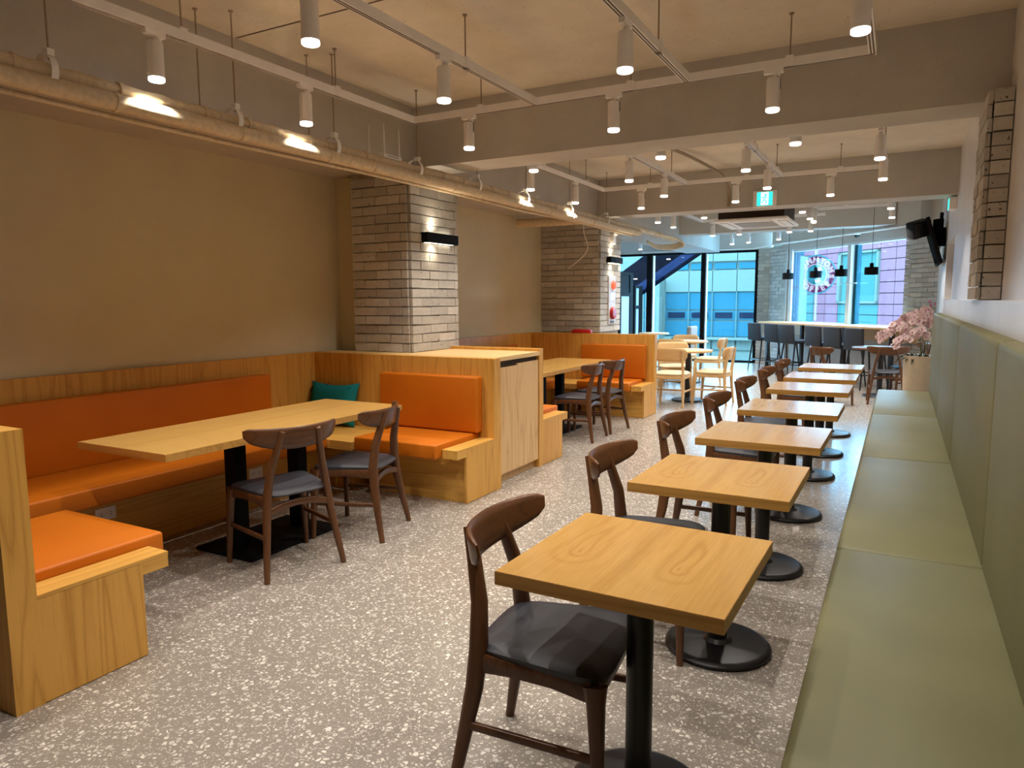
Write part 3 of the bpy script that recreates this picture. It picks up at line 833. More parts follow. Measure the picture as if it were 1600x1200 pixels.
dup(CH1, (-2.929, 7.47, 0), R(84), 'farther of two dark chairs at the farther long table')
dup(CH1, (-.12, 11.17, 0), R(2), 'dark chair with its back to the camera at the round table by the orchids')
dup(CH1, (.16, 12.05, 0), R(100), 'dark chair beside the orchid pot at the round table')
dup(CH1, (-.82, 10.75, 0), R(-52), 'dark chair standing left of the round brown table')

# ================================================================== LIGHT CHAIRS
def light_chair(label, loc, rz):
    t = thing('light_chair', label, 'chair', loc, rz, 'light oak chairs with beige seats')
    for s in (-1, 1):
        MB().sweep([(s * .205, -.235, 0), (s * .195, -.205, .30), (s * .19, -.20, .46), (s * .185, -.225, .64), (s * .18, -.25, .79)], [(.014, .014), (.017, .021), (.017, .023), (.014, .017), (.013, .012)], n=8, side=(1, 0, 0), sq=.6).build('leg', M['oak_z'], t, ang=60)
        MB().sweep([(s * .225, .225, 0), (s * .215, .21, .25), (s * .20, .195, .43)], [(.013, .013), (.018, .018), (.022, .028)], n=8, side=(1, 0, 0), sq=.6).build('leg', M['oak_z'], t, ang=60)
        MB().sweep([(s * .198, -.20, .405), (s * .203, .19, .405)], (.010, .025), n=8, side=(1, 0, 0), sq=.5).build('side_rail', M['oak'], t, ang=60)
        MB().sweep([(s * .198, -.21, .21), (s * .217, .215, .21)], (.008, .012), n=8, side=(1, 0, 0)).build('side_stretcher', M['oak'], t, ang=60)
        for z in (.70, .75):
            o = MB().cyl((0, 0, 0), .006, .006, 10).build('bolt', M['steel'], t, (s * .182, -.242 - (z - .6) * .12, z)); o.rotation_euler = (R(90), 0, 0)
    MB().sweep([(-.2, .195, .405), (.2, .195, .405)], (.024, .010), n=8, side=(0, 0, 1), sq=.5).build('front_rail', M['oak'], t, ang=60)
    MB().sweep([(-.19, -.20, .405), (.19, -.20, .405)], (.024, .010), n=8, side=(0, 0, 1), sq=.5).build('rear_rail', M['oak'], t, ang=60)
    MB().sweep([(-.205, .0, .21), (.205, .0, .21)], (.012, .008), n=8, side=(0, 0, 1)).build('cross_stretcher', M['oak'], t, ang=60)
    b = MB(); v = []; n = 32; rings = [(0, .482), (.5, .480), (.88, .470), (1.0, .452), (.98, .434), (0, .432)]
    for k, z in rings:
        for i in range(n):
            th = 2 * math.pi * i / n; e = lambda q: math.copysign(abs(q) ** .5, q)
            v.append((e(math.cos(th)) * .225 * k, e(math.sin(th)) * .22 * k, z))
    f = [(k * n + i, k * n + (i + 1) % n, (k + 1) * n + (i + 1) % n, (k + 1) * n + i) for k in range(len(rings) - 1) for i in range(n)]
    b.add(v, f).build('seat', M['beige'], t, ang=60)
    v = []; ns = 16; pr = 10
    for k in range(ns + 1):
        s = -1 + 2 * k / ns; th = .7 * s
        x = .235 * math.sin(th) / math.sin(.7); y = -.245 + .06 * (1 - math.cos(th)) / (1 - math.cos(.7))
        ed = math.sqrt(max(0, 1 - abs(s) ** 7)); hz = .092 * (.35 + .65 * ed)
        for q in range(pr):
            a = 2 * math.pi * (q + .5) / pr; e = lambda w: math.copysign(abs(w) ** .45, w)
            zz = .715 + e(math.sin(a)) * hz; dn = e(math.cos(a)) * .009 + (zz - .7) * .12
            v.append((x + math.sin(th) * dn, y - math.cos(th) * dn + .012, zz))
    f = [(k * pr + i, k * pr + (i + 1) % pr, (k + 1) * pr + (i + 1) % pr, (k + 1) * pr + i) for k in range(ns) for i in range(pr)]
    f += [tuple(range(pr - 1, -1, -1)), tuple(ns * pr + i for i in range(pr))]
    MB().add(v, f).build('backrest', M['oak'], t, ang=70)
    return t
LC = light_chair('light oak chair nearest the camera with its back to it at the front round table', (-2.73, 9.67, 0), R(2))
for l, x, y, a in (('light oak chair right of the front round table, facing left', -2.27, 10.12, 88),
                   ('light oak chair on the far left side of the front round table', -3.0, 10.72, 205),
                   ('light oak chair with its back to the camera at the second round table', -3.36, 11.95, 0),
                   ('light oak chair behind the second round table, facing the camera', -3.5, 13.05, 180),
                   ('light oak chair right of the second round table, facing left', -2.86, 12.43, 90)):
    dup(LC, (x, y, 0), R(a), l)
# armchair by the window
ac = thing('armchair', 'grey upholstered armchair with black arms by the left window', 'armchair', (-4.0, 14.6, 0), R(90))
MB().rbox(-.25, .25, -.24, .26, .36, .46, .03, 3).build('seat', M['grey'], ac, ang=60)
MB().rbox(-.25, .25, -.32, -.22, .42, .92, .03, 3).build('backrest', M['grey'], ac, ang=60)
for s in (-1, 1):
    MB().sweep([(s * .29, -.25, .62), (s * .29, .24, .655)], (.025, .014), n=8, side=(1, 0, 0)).build('arm', M['black'], ac, ang=60)
    MB().sweep([(s * .29, .25, 0), (s * .29, .22, .65)], .015).build('leg', M['black'], ac)
    MB().sweep([(s * .29, -.30, 0), (s * .29, -.22, .63)], .015).build('leg', M['black'], ac)
# ================================================================== BAR
ct = thing('bar_counter', 'long narrow wooden bar counter under the right window', 'counter', P0, WA)
MB().box(-.1, 4.0, -.62, -.03, .955, .985).build('counter_top', M['oak'], ct, smooth=False)
MB().box(.1, 3.9, -.06, -.03, .72, .955).build('apron', M['oak'], ct, smooth=False)
for x in (.1, 1.35, 2.65, 3.85):
    MB().box(x - .03, x + .03, -.52, -.46, 0, .955).build('leg', M['black'], ct, smooth=False)
def stool(label, loc, rz):
    t = thing('bar_stool', label, 'stool', loc, rz, 'black bar stools at the window counter')
    MB().rbox(-.23, .23, -.02, .40, .635, .70, .022, 3).build('seat', M['stool'], t, ang=60)
    b = MB().rbox(-.235, .235, -.05, .0, .63, .99, .02, 3).build('backrest', M['stool'], t, ang=60); b.rotation_euler = (R(3), 0, 0)
    for sx_ in (-1, 1):
        for y0, y1 in ((-.07, .0), (.44, .36)):
            MB().sweep([(sx_ * .215, y0, 0), (sx_ * .175, y1, .64)], [.010, .015], n=8).build('leg', M['black'], t)
        MB().sweep([(sx_ * .205, -.05, .24), (sx_ * .205, .42, .24)], .009, n=6).build('footrest', M['black'], t)
    MB().sweep([(-.205, .42, .24), (.205, .42, .24)], .009, n=6).build('footrest', M['black'], t)
    MB().sweep([(-.205, -.05, .24), (.205, -.05, .24)], .009, n=6).build('footrest', M['black'], t)
    return t
st_l = ['leftmost black bar stool, next to the grey brick pier', 'second black bar stool from the left', 'third black bar stool from the left', 'fourth black bar stool from the left, behind a gap', 'second black bar stool from the right', 'rightmost black bar stool behind the round brown table']
ts = [.74, 1.38, 1.90, 2.74, 3.28, 3.82]
S0 = stool(st_l[0], wp(ts[0], -1.1), WA)
for l, t_ in zip(st_l[1:], ts[1:]): dup(S0, wp(t_, -1.1), WA + R(rnd.uniform(-2, 2)), l)

# ================================================================== GREEN BENCH
gb = thing('banquette', 'long olive green leatherette bench along the right wall', 'bench', (.1, 4, 0))
MB().box(-.245, .30, -4.75, 4.80, .0, .36).build('base', M['green'], gb, smooth=False)
ys = [-.77, 1.15, 3.07, 4.99, 6.91, 8.84]
for a, b in zip(ys, ys[1:]):
    MB().rbox(-.28, .235, a - 4 + .002, b - 4 - .002, .352, .455, .022, 3).build('seat_cushion', M['green'], gb, ang=60)
    o = MB(); o.rbox(.0, .085, a - 4 + .002, b - 4 - .002, .0, .86, .026, 3)
    k = o.build('back_cushion', M['green'], gb, (.212, 0, .44), ang=60)
# ================================================================== PLANTER
pl = thing('orchid_pot', 'tall beige pot full of pale pink orchids at the end of the green bench', 'plant', (.24, 9.42, 0))
MB().lathe([(.155, 0), (.16, .01), (.185, .78), (.185, .80), (.165, .80), (.16, .74), (0, .74)], n=32).build('pot', M['pot'], pl)
MB().lathe([(.16, .745), (.08, .765), (0, .77)], n=16).build('soil', M['soil'], pl)
rr = random.Random(3)
for k in range(11):
    a = rr.uniform(0, 6.28); l = rr.uniform(.16, .26); b = MB(); v = []; f = []
    for i in range(7):
        q = i / 6; w = .032 * math.sin(math.pi * min(q * .9 + .08, 1)) + .002; r_ = .03 + l * q; z = .77 + .22 * q - .22 * q * q * (1 + rr.random() * .3)
        v += [(r_ * math.cos(a) - w * math.sin(a), r_ * math.sin(a) + w * math.cos(a), z), (r_ * math.cos(a), r_ * math.sin(a), z - .012), (r_ * math.cos(a) + w * math.sin(a), r_ * math.sin(a) - w * math.cos(a), z)]
    for i in range(6):
        o = i * 3; f += [(o, o + 1, o + 4, o + 3), (o + 1, o + 2, o + 5, o + 4)]
    b.add(v, f).build('leaf', M['leaf'], pl)
def flower():
    b = MB()
    for k in range(5):
        a = R(90 + 72 * k); wd = .024 if k in (1, 4) else .016; ln = .046
        u = (math.cos(a), math.sin(a)); p = (-u[1], u[0])
        pts = [(0, 0), (.4, wd), (.8, wd * .8), (1, 0), (.8, -wd * .8), (.4, -wd)]
        v = [(u[0] * q * ln + p[0] * w, u[1] * q * ln + p[1] * w, .012 * math.sin(q * 2.5) - .010 * q * q + (-.004 if w else 0)) for q, w in pts]
        b.add(v, [(0, 1, 2, 3), (0, 3, 4, 5)])
    b.add([(0, -.014, .006), (.010, 0, .012), (0, .008, .016), (-.010, 0, .012), (0, -.004, .026)], [(0, 1, 4), (1, 2, 4), (2, 3, 4), (3, 0, 4)], 1)
    return b.mesh('blossom', [M['petal'], M['lip']])
FM = flower()
stems = [[(0, 0, .76), (-.02, -.02, 1.05), (-.05, -.04, 1.22), (-.20, -.06, 1.19), (-.36, -.08, 1.06), (-.44, -.09, .98)],
         [(0, 0, .76), (.01, .03, 1.08), (-.03, .04, 1.26), (-.14, .02, 1.25), (-.30, 0, 1.13), (-.40, -.02, 1.03)],
         [(.02, 0, .76), (.03, -.05, 1.05), (.02, -.08, 1.22), (-.08, -.12, 1.22), (-.22, -.15, 1.10)],
         [(0, -.02, .76), (-.03, -.08, .96), (-.09, -.12, 1.07), (-.20, -.14, 1.01), (-.29, -.16, .92)],
         [(.03, 0, .76), (.07, .02, 1.1), (.06, -.02, 1.29), (.0, -.05, 1.30), (-.12, -.08, 1.22)],
         [(.02, .02, .76), (.02, -.1, .98), (-.02, -.15, 1.1), (-.10, -.19, 1.08), (-.16, -.21, 1.0)]]
def bez(pts, n=14):
    out = []
    P = [Vector(p) for p in pts]; P = [P[0] * 2 - P[1]] + P + [P[-1] * 2 - P[-2]]
    for i in range(1, len(P) - 2):
        for k in range(n):
            t = k / n; a, b_, c_, d = P[i - 1:i + 3]
            out.append(.5 * ((2 * b_) + (c_ - a) * t + (2 * a - 5 * b_ + 4 * c_ - d) * t * t + (3 * b_ - a - 3 * c_ + d) * t ** 3))
    return out + [P[-2]]
for s in stems:
    c_ = bez(s, 6)
    MB().sweep(c_, .004, n=5).build('stem', M['stem'], pl)
    m = len(c_)
    for i in range(int(m * .36), m):
        for k in range(2):
            p = c_[i] + Vector((rr.uniform(-.035, .035), rr.uniform(-.04, .02), rr.uniform(-.04, .035)))
            q = rr.uniform(.8, 1.1) * (1.0 if i < m - 2 else .8)
            inst('blossom', FM, pl, p, (R(rr.uniform(50, 110)), R(rr.uniform(-25, 25)), R(rr.uniform(-70, 40))), (q, q, q))
for p in ((.06, -.05, 1.36), (.1, -.06, 1.37), (.05, -.02, 1.40)):
    MB().lathe([(.0, 0), (.012, .012), (.010, .03), (0, .04)], n=8).build('bud', M['lip'], pl, p)
# ================================================================== TRACK LIGHTING
ZR = 2.80   # underside of the rails
def rail(name_label, x0, y0, x1, y1, hangers=()):
    ln = math.hypot(x1 - x0, y1 - y0); a = math.atan2(y1 - y0, x1 - x0)
    t = thing('light_rail', name_label, 'rail', (x0, y0, ZR), a, 'white lighting rails')
    MB().box(-.0, ln, -.019, .019, 0, .05).build('channel', M['white'], t, smooth=False)
    MB().box(.01, ln - .01, .004, .012, -.0015, .001).build('slot', M['slot'], t, smooth=False)
    MB().box(.01, ln - .01, -.012, -.004, -.0015, .001).build('slot', M['slot'], t, smooth=False)
    for h in hangers:
        MB().box(h - .022, h + .022, -.023, .023, .0, .062).build('bracket', M['white'], t, smooth=False)
        MB().cyl((h, 0, .062), .0045, 3.1 - ZR - .062, 8).build('hanger_rod', M['steel'], t)
        MB().cyl((h, 0, 3.1 - ZR - .008), .014, .008, 10).build('anchor', M['steel'], t)
XR = [-3.34, -2.30, -1.24, -.205]
rn = ['leftmost', 'second from left', 'second from right', 'rightmost']
def bay(y0, y1, nm):
    for x, n_, hs in zip(XR, rn, ((1.2, 2.35), (.9, 2.3), (1.3, 2.6), (1.0, 2.2))):
        rail('%s white lighting rail running away from the camera in the %s bay' % (n_, nm), x, y0, x, y1, [h for h in hs])
    hs = (.62, 1.75, 2.72)
    rail('white cross rail at the far end of the %s bay' % nm, XR[0] - .019, y1, XR[3] + .019, y1, hs)
    rail('white cross rail at the near end of the %s bay' % nm, XR[0] - .019, y0, XR[3] + .019, y0, hs)
bay(1.38, 4.59, 'nearest'); bay(5.64, 8.56, 'middle')
rail('short white cross rail left of the air conditioner', -3.16, 9.97, -2.3, 9.97, (.4,))
rail('left white lighting rail beyond the second beam', -3.14, 9.95, -3.14, 12.8, (1.0, 2.4))
rail('white cross rail in front of the far beam', -3.16, 12.8, -1.15, 12.8, (.8, 1.6))
rail('white lighting rail just right of the air conditioner', -1.17, 9.92, -1.17, 12.0, (1.2,))
rail('white cross rail right of the air conditioner', -1.19, 12.02, -.15, 12.02, (.4,))
rail('right white lighting rail beyond the second beam', -.165, 9.92, -.165, 12.0, (1.2,))
rail('short white lighting rail left of the far windows', -5.3, 15.4, -3.2, 14.6, (.5, 1.6))
rail('angled white lighting rail behind the far beam', -3.15, 15.0, -1.95, 14.15, (.5,))
LAMP = [None]
def lamp(x, y, label, ang=0, tilt=0, z=2.56):
    if LAMP[0] is None:
        t = thing('track_spotlight', label, 'spotlight', (x, y, ZR), R(ang), 'white cylinder track spotlights')
        MB().box(-.055, .055, -.016, .016, -.026, 0).cyl((.02, 0, -.045), .018, .02, 14).build('adapter', M['white'], t)
        MB().box(.012, .028, -.006, .006, -.085, -.04).build('stem', M['darkline'], t)
        h = MB().lathe([(.0, -.052), (.034, -.052), (.039, -.060), (.039, -.225), (.036, -.228), (.030, -.222), (0, -.222)], n=28).build('housing', M['white'], t)
        MB().box(.0385, .041, -.004, .004, -.12, -.055).build('tilt_slot', M['darkline'], h)
        MB().lathe([(.0385, -.225), (.0392, -.230), (.0392, -.240), (.035, -.244), (0, -.246)], n=28).build('lens', M['lens'], t)
        spot(t, (0, 0, -.25), SPOT_W)
        LAMP[0] = t
        return t
    t = dup(LAMP[0], (x, y, ZR), R(ang), label)
    if tilt:
        t.rotation_euler = (R(tilt), 0, R(ang))
    return t
ordn = ['first', 'second', 'third', 'fourth']
for nm, yy, ycs in (('nearest', (2.42, 3.45), (4.58, 1.38)), ('middle', (6.55, 7.68), (8.54, 5.63))):
    for x, n_ in zip(XR, rn):
        for k, y in enumerate(yy):
            lamp(x, y, '%s white spotlight on the %s lengthwise rail of the %s bay' % ('nearer' if k == 0 else 'farther', n_, nm), 90)
    for y, e in zip(ycs, ('far', 'near')):
        for k, x in enumerate((-2.84, -1.72, -.725)):
            lamp(x, y, '%s white spotlight from the left on the %s cross rail of the %s bay' % (ordn[k], e, nm), 0)
FAR_LIGHT = [c for c in LAMP[0].children if c.type == 'LIGHT'][0].data.copy(); FAR_LIGHT.energy = SPOT_W * 1.7
for k, (x, y, a, tl_) in enumerate([(-3.14, 10.2, 90, 0), (-3.14, 11.0, 90, 0), (-2.95, 12.8, 0, 0), (-2.5, 12.8, 0, 0), (-1.69, 12.8, 0, 0), (-1.36, 12.8, 0, 0), (-1.17, 11.5, 90, 0), (-1.17, 10.87, 90, 0), (-1.17, 10.0, 90, 0),
                                   (-2.42, 9.97, 0, 0), (-.165, 10.18, 90, 0), (-.165, 11.31, 90, 0), (-5.1, 15.32, -20, 0), (-4.2, 14.98, -20, 0), (-3.05, 14.93, -36, 0), (-2.68, 14.66, -36, 0), (-2.06, 14.22, -36, 0)]):
    labs = ['first white spotlight on the left rail beyond the second beam', 'second white spotlight on the left rail beyond the second beam', 'leftmost white spotlight on the cross rail before the far beam', 'second white spotlight on the cross rail before the far beam',
            'third white spotlight on the cross rail before the far beam', 'rightmost white spotlight on the cross rail before the far beam', 'tilted white spotlight right of the air conditioner', 'middle white spotlight on the rail right of the air conditioner', 'nearest white spotlight on the rail right of the air conditioner',
            'white spotlight at the front left corner of the air conditioner', 'nearer white spotlight on the right rail beyond the second beam', 'farther white spotlight on the right rail beyond the second beam', 'leftmost white spotlight near the left window, behind the far column', 'second white spotlight near the left window',
            'left white spotlight on the angled rail behind the far beam', 'middle white spotlight on the angled rail behind the far beam', 'right white spotlight on the angled rail behind the far beam']
    o = lamp(x, y, labs[k], a)
    for ch in o.children:
        if ch.type == 'LIGHT': ch.data = FAR_LIGHT
    if k == 6: o.rotation_euler = (R(-4), R(18), R(70))
# ================================================================== WALL LAMPS
def wall_lamp(y, label, z=2.0):
    t = thing('wall_lamp', label, 'lamp', (-3.655, y, z))
    MB().box(0, .085, -.24, .24, -.042, .042).build('body', M['blackmatte'], t, smooth=False)
    MB().box(.012, .06, -.2, .2, .0415, .0435).build('diffuser', M['warm'], t, smooth=False)
    MB().box(.012, .06, -.2, .2, -.0435, -.0415).build('diffuser', M['warm'], t, smooth=False)
    for yy in (-.10,):
        spot(t, (.05, yy, .05), WALL_W, 165, 1.0, (R(180), 0, 0), (1, .86, .64), .05)
        spot(t, (.05, yy, -.05), WALL_W, 165, 1.0, (0, 0, 0), (1, .86, .64), .05)
wall_lamp(5.31, 'black bar wall lamp glowing up and down on the nearest brick column')
wall_lamp(9.70, 'black bar wall lamp on the far brick column above the alarm panel', 2.02)
# ================================================================== PENDANTS
def pendant(t_, label):
    p = thing('pendant_lamp', label, 'lamp', wp(t_, -.7, 1.85), WA, 'black pendant lamps over the window counter')
    MB().lathe([(.03, .155), (.03, .125), (.101, .122), (.105, .117), (.105, .0), (.100, .0), (.100, .110), (.0, .112)], n=32).build('shade', M['blackmatte'], p)
    MB().lathe([(0, .19), (.028, .19), (.03, .155), (0, .15)], n=16).build('cap', M['blackmatte'], p)
    MB().cyl((0, 0, .19), .0035, 3.1 - 1.85 - .19, 6).build('cord', M['blackmatte'], p)
    MB().lathe([(0, .11), (.03, .10), (.035, .07), (.02, .045), (0, .04)], n=14).build('bulb', M['lens'], p)
for t_, l in ((1.12, 'leftmost black pendant lamp, in front of the pier edge'), (2.03, 'second black pendant lamp, in front of the round sign'), (2.77, 'third black pendant lamp, left of the window mullion'), (3.55, 'rightmost black pendant lamp over the counter')):
    pendant(t_, l)
# ================================================================== PIPES
rr = random.Random(11)
def pipe(name, pts, r, label, lump=.0, bands=0, mat='wrap', n=12):
    t = thing(name, label, 'pipe', (pts[0][0], pts[0][1], pts[0][2]))
    P = bez(pts, 26) if len(pts) > 2 else [Vector(p) for p in pts]
    o = Vector(pts[0]); P = [p - o for p in P]
    sz = [r * (1 + rr.uniform(-lump, lump)) for _ in P]
    b = MB(); b.sweep(P, sz, n=n, sq=1.0); b.build('tube', M[mat], t, ang=70)
    for k in range(bands):
        i = int((k + .5 + rr.uniform(-.3, .3)) * len(P) / bands); i = max(1, min(len(P) - 2, i))
        d = (P[i + 1] - P[i]).normalized() * .012
        MB().sweep([P[i] - d, P[i] + d], r * (1 + lump) + .003, n=n, sq=1.0).build('tie_band', M[mat], t, ang=70)
    return t
ypts = [.6, 1.9, 3.0, 4.2, 5.4, 6.6, 7.8, 9.0, 10.2, 11.3, 12.2]
pipe('insulated_pipe', [(-3.465 + rr.uniform(-.01, .01), y, 2.494 + rr.uniform(-.008, .008)) for y in ypts] , .038, 'upper white wrapped pipe along the left wall', .10, 26)
pipe('insulated_pipe', [(-3.425 + rr.uniform(-.008, .008), y, 2.428 + rr.uniform(-.006, .006)) for y in ypts[:9]], .043, 'lower smooth pale pipe along the left wall', .03, 14)
pipe('conduit', [(-3.50 + rr.uniform(-.01, .01), y, 2.388 + rr.uniform(-.008, .01)) for y in ypts[:9]], .014, 'thin conduit slung under the two pale pipes', 0, 0)
pipe('insulated_pipe', [(-4.45, 8.35, 2.46), (-4.0, 8.38, 2.455), (-3.6, 8.42, 2.46)], .055, 'short thick pipe leaving the wall towards the pale pipes', .02, 2)
# looped hoses at the end of the pipe run
hc = thing('hose_coil', 'looped white hoses hanging at the far end of the pale pipes', 'hose', (-3.5, 11.2, 2.47))
for k in range(4):
    q = .05 * k
    P = bez([(-.0 + .03 * k, 0, .02), (.05 + .02 * k, .7, .02), (.14 + .02 * k, 1.05, .0 - q * .5), (.02, 1.1, -.06 - q * .5), (-.2, .8, -.09 - q * .3), (-.28, .5, -.04)], 12)
    MB().sweep(P, .017, n=10, sq=1.0).build('hose', M['wrap'], hc, ang=70)
pipe('conduit', [(-2.4, 6.3, 3.05), (-2.34, 7.0, 3.03), (-2.22, 7.7, 3.05), (-2.10, 8.3, 3.02), (-1.98, 9.0, 2.95), (-1.97, 9.34, 2.8), (-1.97, 9.36, 2.62)], .018, 'curved conduit running along the ceiling and down the second beam', 0, 0, 'beam2' if 'beam2' in M else 'steel')
# hangers
def hanger(y, label, ring=True, x=-3.43, zb=2.545):
    t = thing('pipe_hanger', label, 'hanger', (x, y, zb), 0, 'rod hangers of the pale pipes')
    MB().cyl((0, 0, 0), .0045, 3.1 - zb, 8).build('rod', M['steel'], t)
    MB().cyl((0, 0, 3.1 - zb - .006), .014, .006, 10).build('anchor', M['steel'], t)
    if ring:
        pts = [(-.03 + .075 * math.cos(R(a)), 0, -.05 + .075 * math.sin(R(a))) for a in range(-60, 230, 14)]
        MB().sweep(pts, (.016, .003), n=6, side=(0, 1, 0), sq=.4).build('clamp_ring', M['whitep'], t, ang=60)
        MB().box(-.022, .02, -.016, .016, .015, .045).build('clamp_ear', M['whitep'], t, smooth=False)
for y, l in ((1.95, 'first pipe hanger from the left picture edge'), (2.98, 'second pipe hanger from the left'), (3.8, 'third pipe hanger, left of the router'), (4.75, 'pipe hanger in front of the nearest beam, right of the router'), (5.66, 'pipe hanger just behind the nearest beam'),
             (6.62, 'brightly lit pipe hanger in the middle bay'), (7.72, 'second brightly lit pipe hanger in the middle bay'), (8.9, 'pipe hanger before the second beam')):
    hanger(y, l)
for x, y, l in ((-3.58, 2.86, 'thin ceiling rod beside the second pipe hanger'), (-3.59, 3.73, 'thin ceiling rod beside the third pipe hanger')):
    t = thing('ceiling_rod', l, 'rod', (x, y, 2.5))
    MB().cyl((0, 0, 0), .0045, .6, 8).build('rod', M['steel'], t)
    MB().cyl((0, 0, .594), .014, .006, 10).build('anchor', M['steel'], t)
# ================================================================== DEVICES
ro = thing('router', 'white router with four antennas lying on the pale pipes', 'router', (-3.52, 4.46, 2.528))
MB().rbox(-.075, .075, -.11, .11, .0, .03, .006, 2).build('body', M['whitep'], ro)
for k in range(9):
    MB().box(.0745, .0765, -.07 + .016 * k, -.063 + .016 * k, .012, .018).build('indicator', M['darkline'], ro, smooth=False)
for x, y, ln in ((.06, -.09, .225), (.06, .095, .215), (-.07, -.105, .22), (-.07, .08, .225)):
    MB().lathe([(.008, .0), (.008, .03), (.0055, .05), (.0045, ln), (0, ln + .004)], n=10).build('antenna', M['whitep'], ro, (x, y, .025))
ca = thing('air_conditioner', 'white ceiling cassette air conditioner behind the second beam', 'air conditioner', (-1.80, 10.42, 2.485))
MB().rbox(-.47, .47, -.58, .58, 0, .035, .012, 2).build('panel', M['whitep'], ca)
MB().box(-.42, .42, -.5, .5, .035, .32).build('body', M['dark'], ca, smooth=False)
MB().box(-.25, .25, -.30, .30, -.006, .0).build('intake_grille', M['louver'], ca, smooth=False)
for x in (-.38, .38):
    MB().box(x - .045, x + .045, -.36, .36, -.005, .0).build('vane', M['whitep'], ca, smooth=False)
    MB().box(x - .055, x + .055, -.37, .37, -.002, .0).build('vane_gap', M['slot'], ca, smooth=False)
for y in (-.46, .46):
    MB().box(-.25, .25, y - .045, y + .045, -.005, .0).build('vane', M['whitep'], ca, smooth=False)
    MB().box(-.26, .26, y - .055, y + .055, -.002, .0).build('vane_gap', M['slot'], ca, smooth=False)
for x in (-.38, .38):
    for y in (-.5, .5): MB().cyl((x, y, .3), .006, .3, 6).build('hanger_rod', M['steel'], ca)
ex = thing('exit_sign', 'green lit exit sign with a running figure on the second beam', 'sign', (-1.535, 9.40, 2.685))
MB().rbox(-.14, .14, -.045, 0, -.10, .10, .008, 2).build('case', M['whitep'], ex)
MB().box(-.092, .092, -.049, -.044, -.082, .082).build('lit_panel', M['exitg'], ex, smooth=False)
fg = MB()
fg.box(-.045, .045, -.051, -.048, -.075, .078)
fg.build('doorway', M['exitw'], ex, smooth=False)
fg = MB()
fg.cyl((0, 0, 0), .013, .003, 12)
hd = fg.build('figure_head', M['exitg'], ex, (.012, -.051, .045)); hd.rotation_euler = (R(90), 0, 0)
fgm = MB()
for a, b_ in (((.008, .03), (-.006, -.01)), ((-.006, -.01), (.022, -.03)), ((.022, -.03), (.012, -.062)), ((-.006, -.01), (-.024, -.04)), ((-.024, -.04), (-.042, -.038)), ((.006, .022), (.032, .006)), ((.006, .024), (-.026, .018)), ((-.026, .018), (-.034, -.004))):
    fgm.sweep([(a[0], -.0525, a[1]), (b_[0], -.0525, b_[1])], (.0055, .0015), n=6, side=(b_[1] - a[1], 0, -(b_[0] - a[0])), sq=.5)
fgm.build('running_figure', M['exitg'], ex)
MB().cyl((0, 0, 0), .006, .003, 8).build('test_button', M['redled'], ex, (.115, -.046, -.02)).rotation_euler = (R(90), 0, 0)
e2 = thing('exit_sign', 'second green exit sign seen edge on high on the right wall', 'sign', (.455, 9.62, 2.515))
MB().rbox(-.03, .045, -.12, .12, -.065, .065, .006, 2).build('case', M['whitep'], e2)
MB().box(-.036, -.029, -.11, .11, -.055, .055).build('lit_panel', M['exitg'], e2, smooth=False)
# alarm panel on the far column
al = thing('fire_alarm_panel', 'white upright fire alarm panel with red beacon and red bell', 'alarm', (-3.652, 9.66, 1.46))
MB().rbox(0, .03, -.14, .14, -.34, .34, .006, 1).build('plate', M['panelw'], al)
o = MB().lathe([(.062, 0), (.062, .012), (.05, .03), (0, .042)], n=20).build('beacon', M['redled'], al, (.03, .03, .21)); o.rotation_euler = (0, R(90), 0)
o = MB().lathe([(.085, 0), (.085, .03), (.07, .045), (.03, .05), (0, .05)], n=24).build('bell', M['red'], al, (.03, -.01, -.19)); o.rotation_euler = (0, R(90), 0)
MB().box(.03, .032, -.07, .07, .0, .1).build('instruction_card', M['plaster'], al, smooth=False)
MB().box(.03, .034, -.08, .08, -.325, -.295).build('nameplate', M['slot'], al, smooth=False)
el = thing('emergency_light', 'small white emergency light above the far wall lamp', 'light', (-3.652, 9.66, 2.33))
MB().rbox(0, .06, -.06, .06, -.09, .06, .01, 2).build('case', M['whitep'], el)
o = MB().lathe([(.04, 0), (.045, .03), (.03, .04), (0, .042)], n=16).build('lamp_head', M['whitep'], el, (.06, 0, .07)); o.rotation_euler = (0, R(90), 0)
rx = thing('red_box', 'small flat red box on the wood divider by the far column', 'box', (-3.75, 8.865, 1.018))
MB().rbox(-.14, .14, -.04, .03, 0, .04, .008, 2).build('body', M['red'], rx)
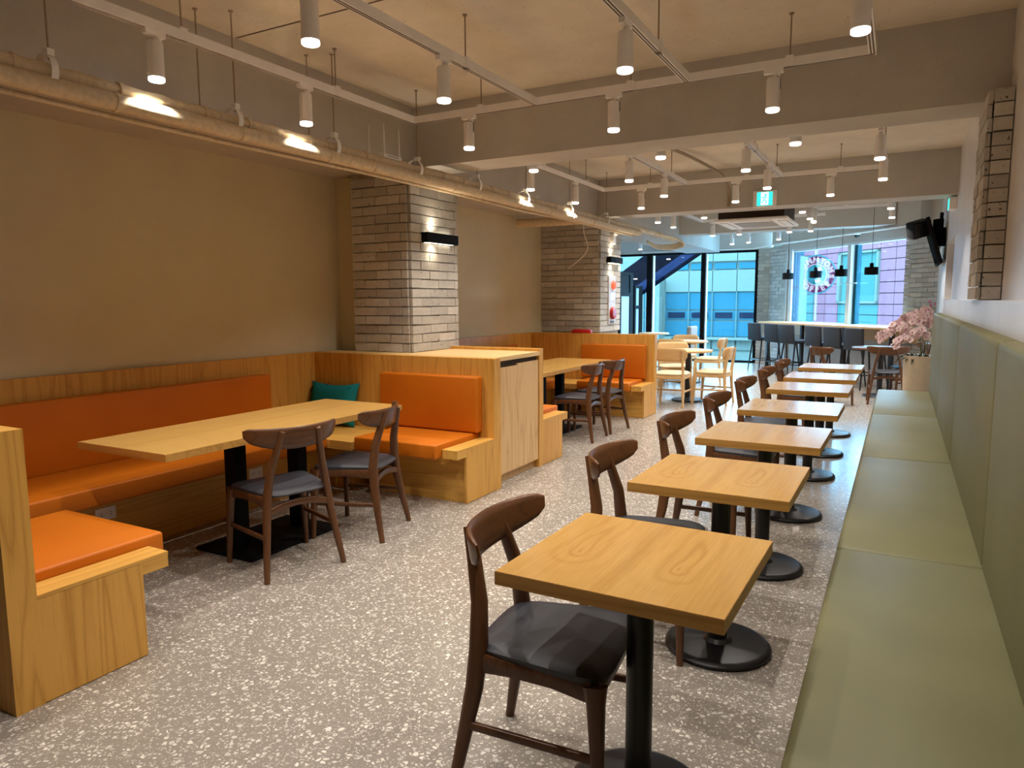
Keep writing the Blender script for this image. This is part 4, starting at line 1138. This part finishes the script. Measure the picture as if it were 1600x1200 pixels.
MB().rbox(-.12, .12, -.03, .02, .04, .052, .004, 1).build('lid', M['red'], rx)
cbl = thing('loose_cable', 'thin loose cable dangling in front of the far brick column', 'cable', (-3.742, 8.85, 2.56))
MB().sweep(bez([(0, 0, 0), (.02, 0, -.22), (.075, 0, -.40), (.0, -.02, -.54), (-.19, -.03, -.68)], 8), .006, n=6).build('wire', M['whitep'], cbl)
# television and loudspeaker on the right wall
tvv = thing('television', 'black wall television tilted forward on the right wall, seen edge on', 'television', (.47, 11.7, 1.93))
o = MB().rbox(-.05, .0, -.55, .55, 0, .64, .006, 1).build('case', M['blackmatte'], tvv); o.rotation_euler = (0, R(-17), 0)
MB().box(-.053, -.049, -.53, .53, .02, .62).build('screen', M['screen'], o, smooth=False)
MB().box(-.12, .03, -.06, .06, .25, .5).build('wall_bracket', M['blackmatte'], tvv, smooth=False)
MB().sweep(bez([(-.02, -.5, .3), (-.09, -.52, .05), (-.06, -.5, -.02), (-.02, -.45, .01)], 8), .006, n=6).build('cord', M['blackmatte'], tvv)
sp = thing('loudspeaker', 'black loudspeaker on a wall arm beside the television', 'speaker', (.17, 11.35, 2.40), R(28))
o = MB().rbox(-.13, .13, -.10, .10, -.11, .11, .025, 2).build('cabinet', M['blackmatte'], sp); o.rotation_euler = (R(12), R(-16), 0)
g = MB().rbox(-.115, .115, -.108, -.098, -.095, .095, .004, 1).build('grille', M['black'], o)
MB().box(.1, .32, -.02, .02, -.02, .02).build('wall_arm', M['blackmatte'], sp, smooth=False)
MB().box(.22, .30, -.06, .06, -.13, .13).build('bracket', M['blackmatte'], sp, smooth=False)
MB().sweep([(.31, .02, -.1), (.30, 0, .22)], .02, n=6).build('mast', M['blackmatte'], sp)
cam_ = thing('dome_camera', 'small dark dome camera on the header above the bar window', 'camera', wp(2.35, -.12, 2.63), WA)
MB().lathe([(.06, 0), (.06, -.02), (.055, -.025)], n=20).build('base', M['whitep'], cam_)
MB().lathe([(.05, -.02), (.045, -.05), (.025, -.07), (0, -.075)], n=20).build('dome', M['black'], cam_)
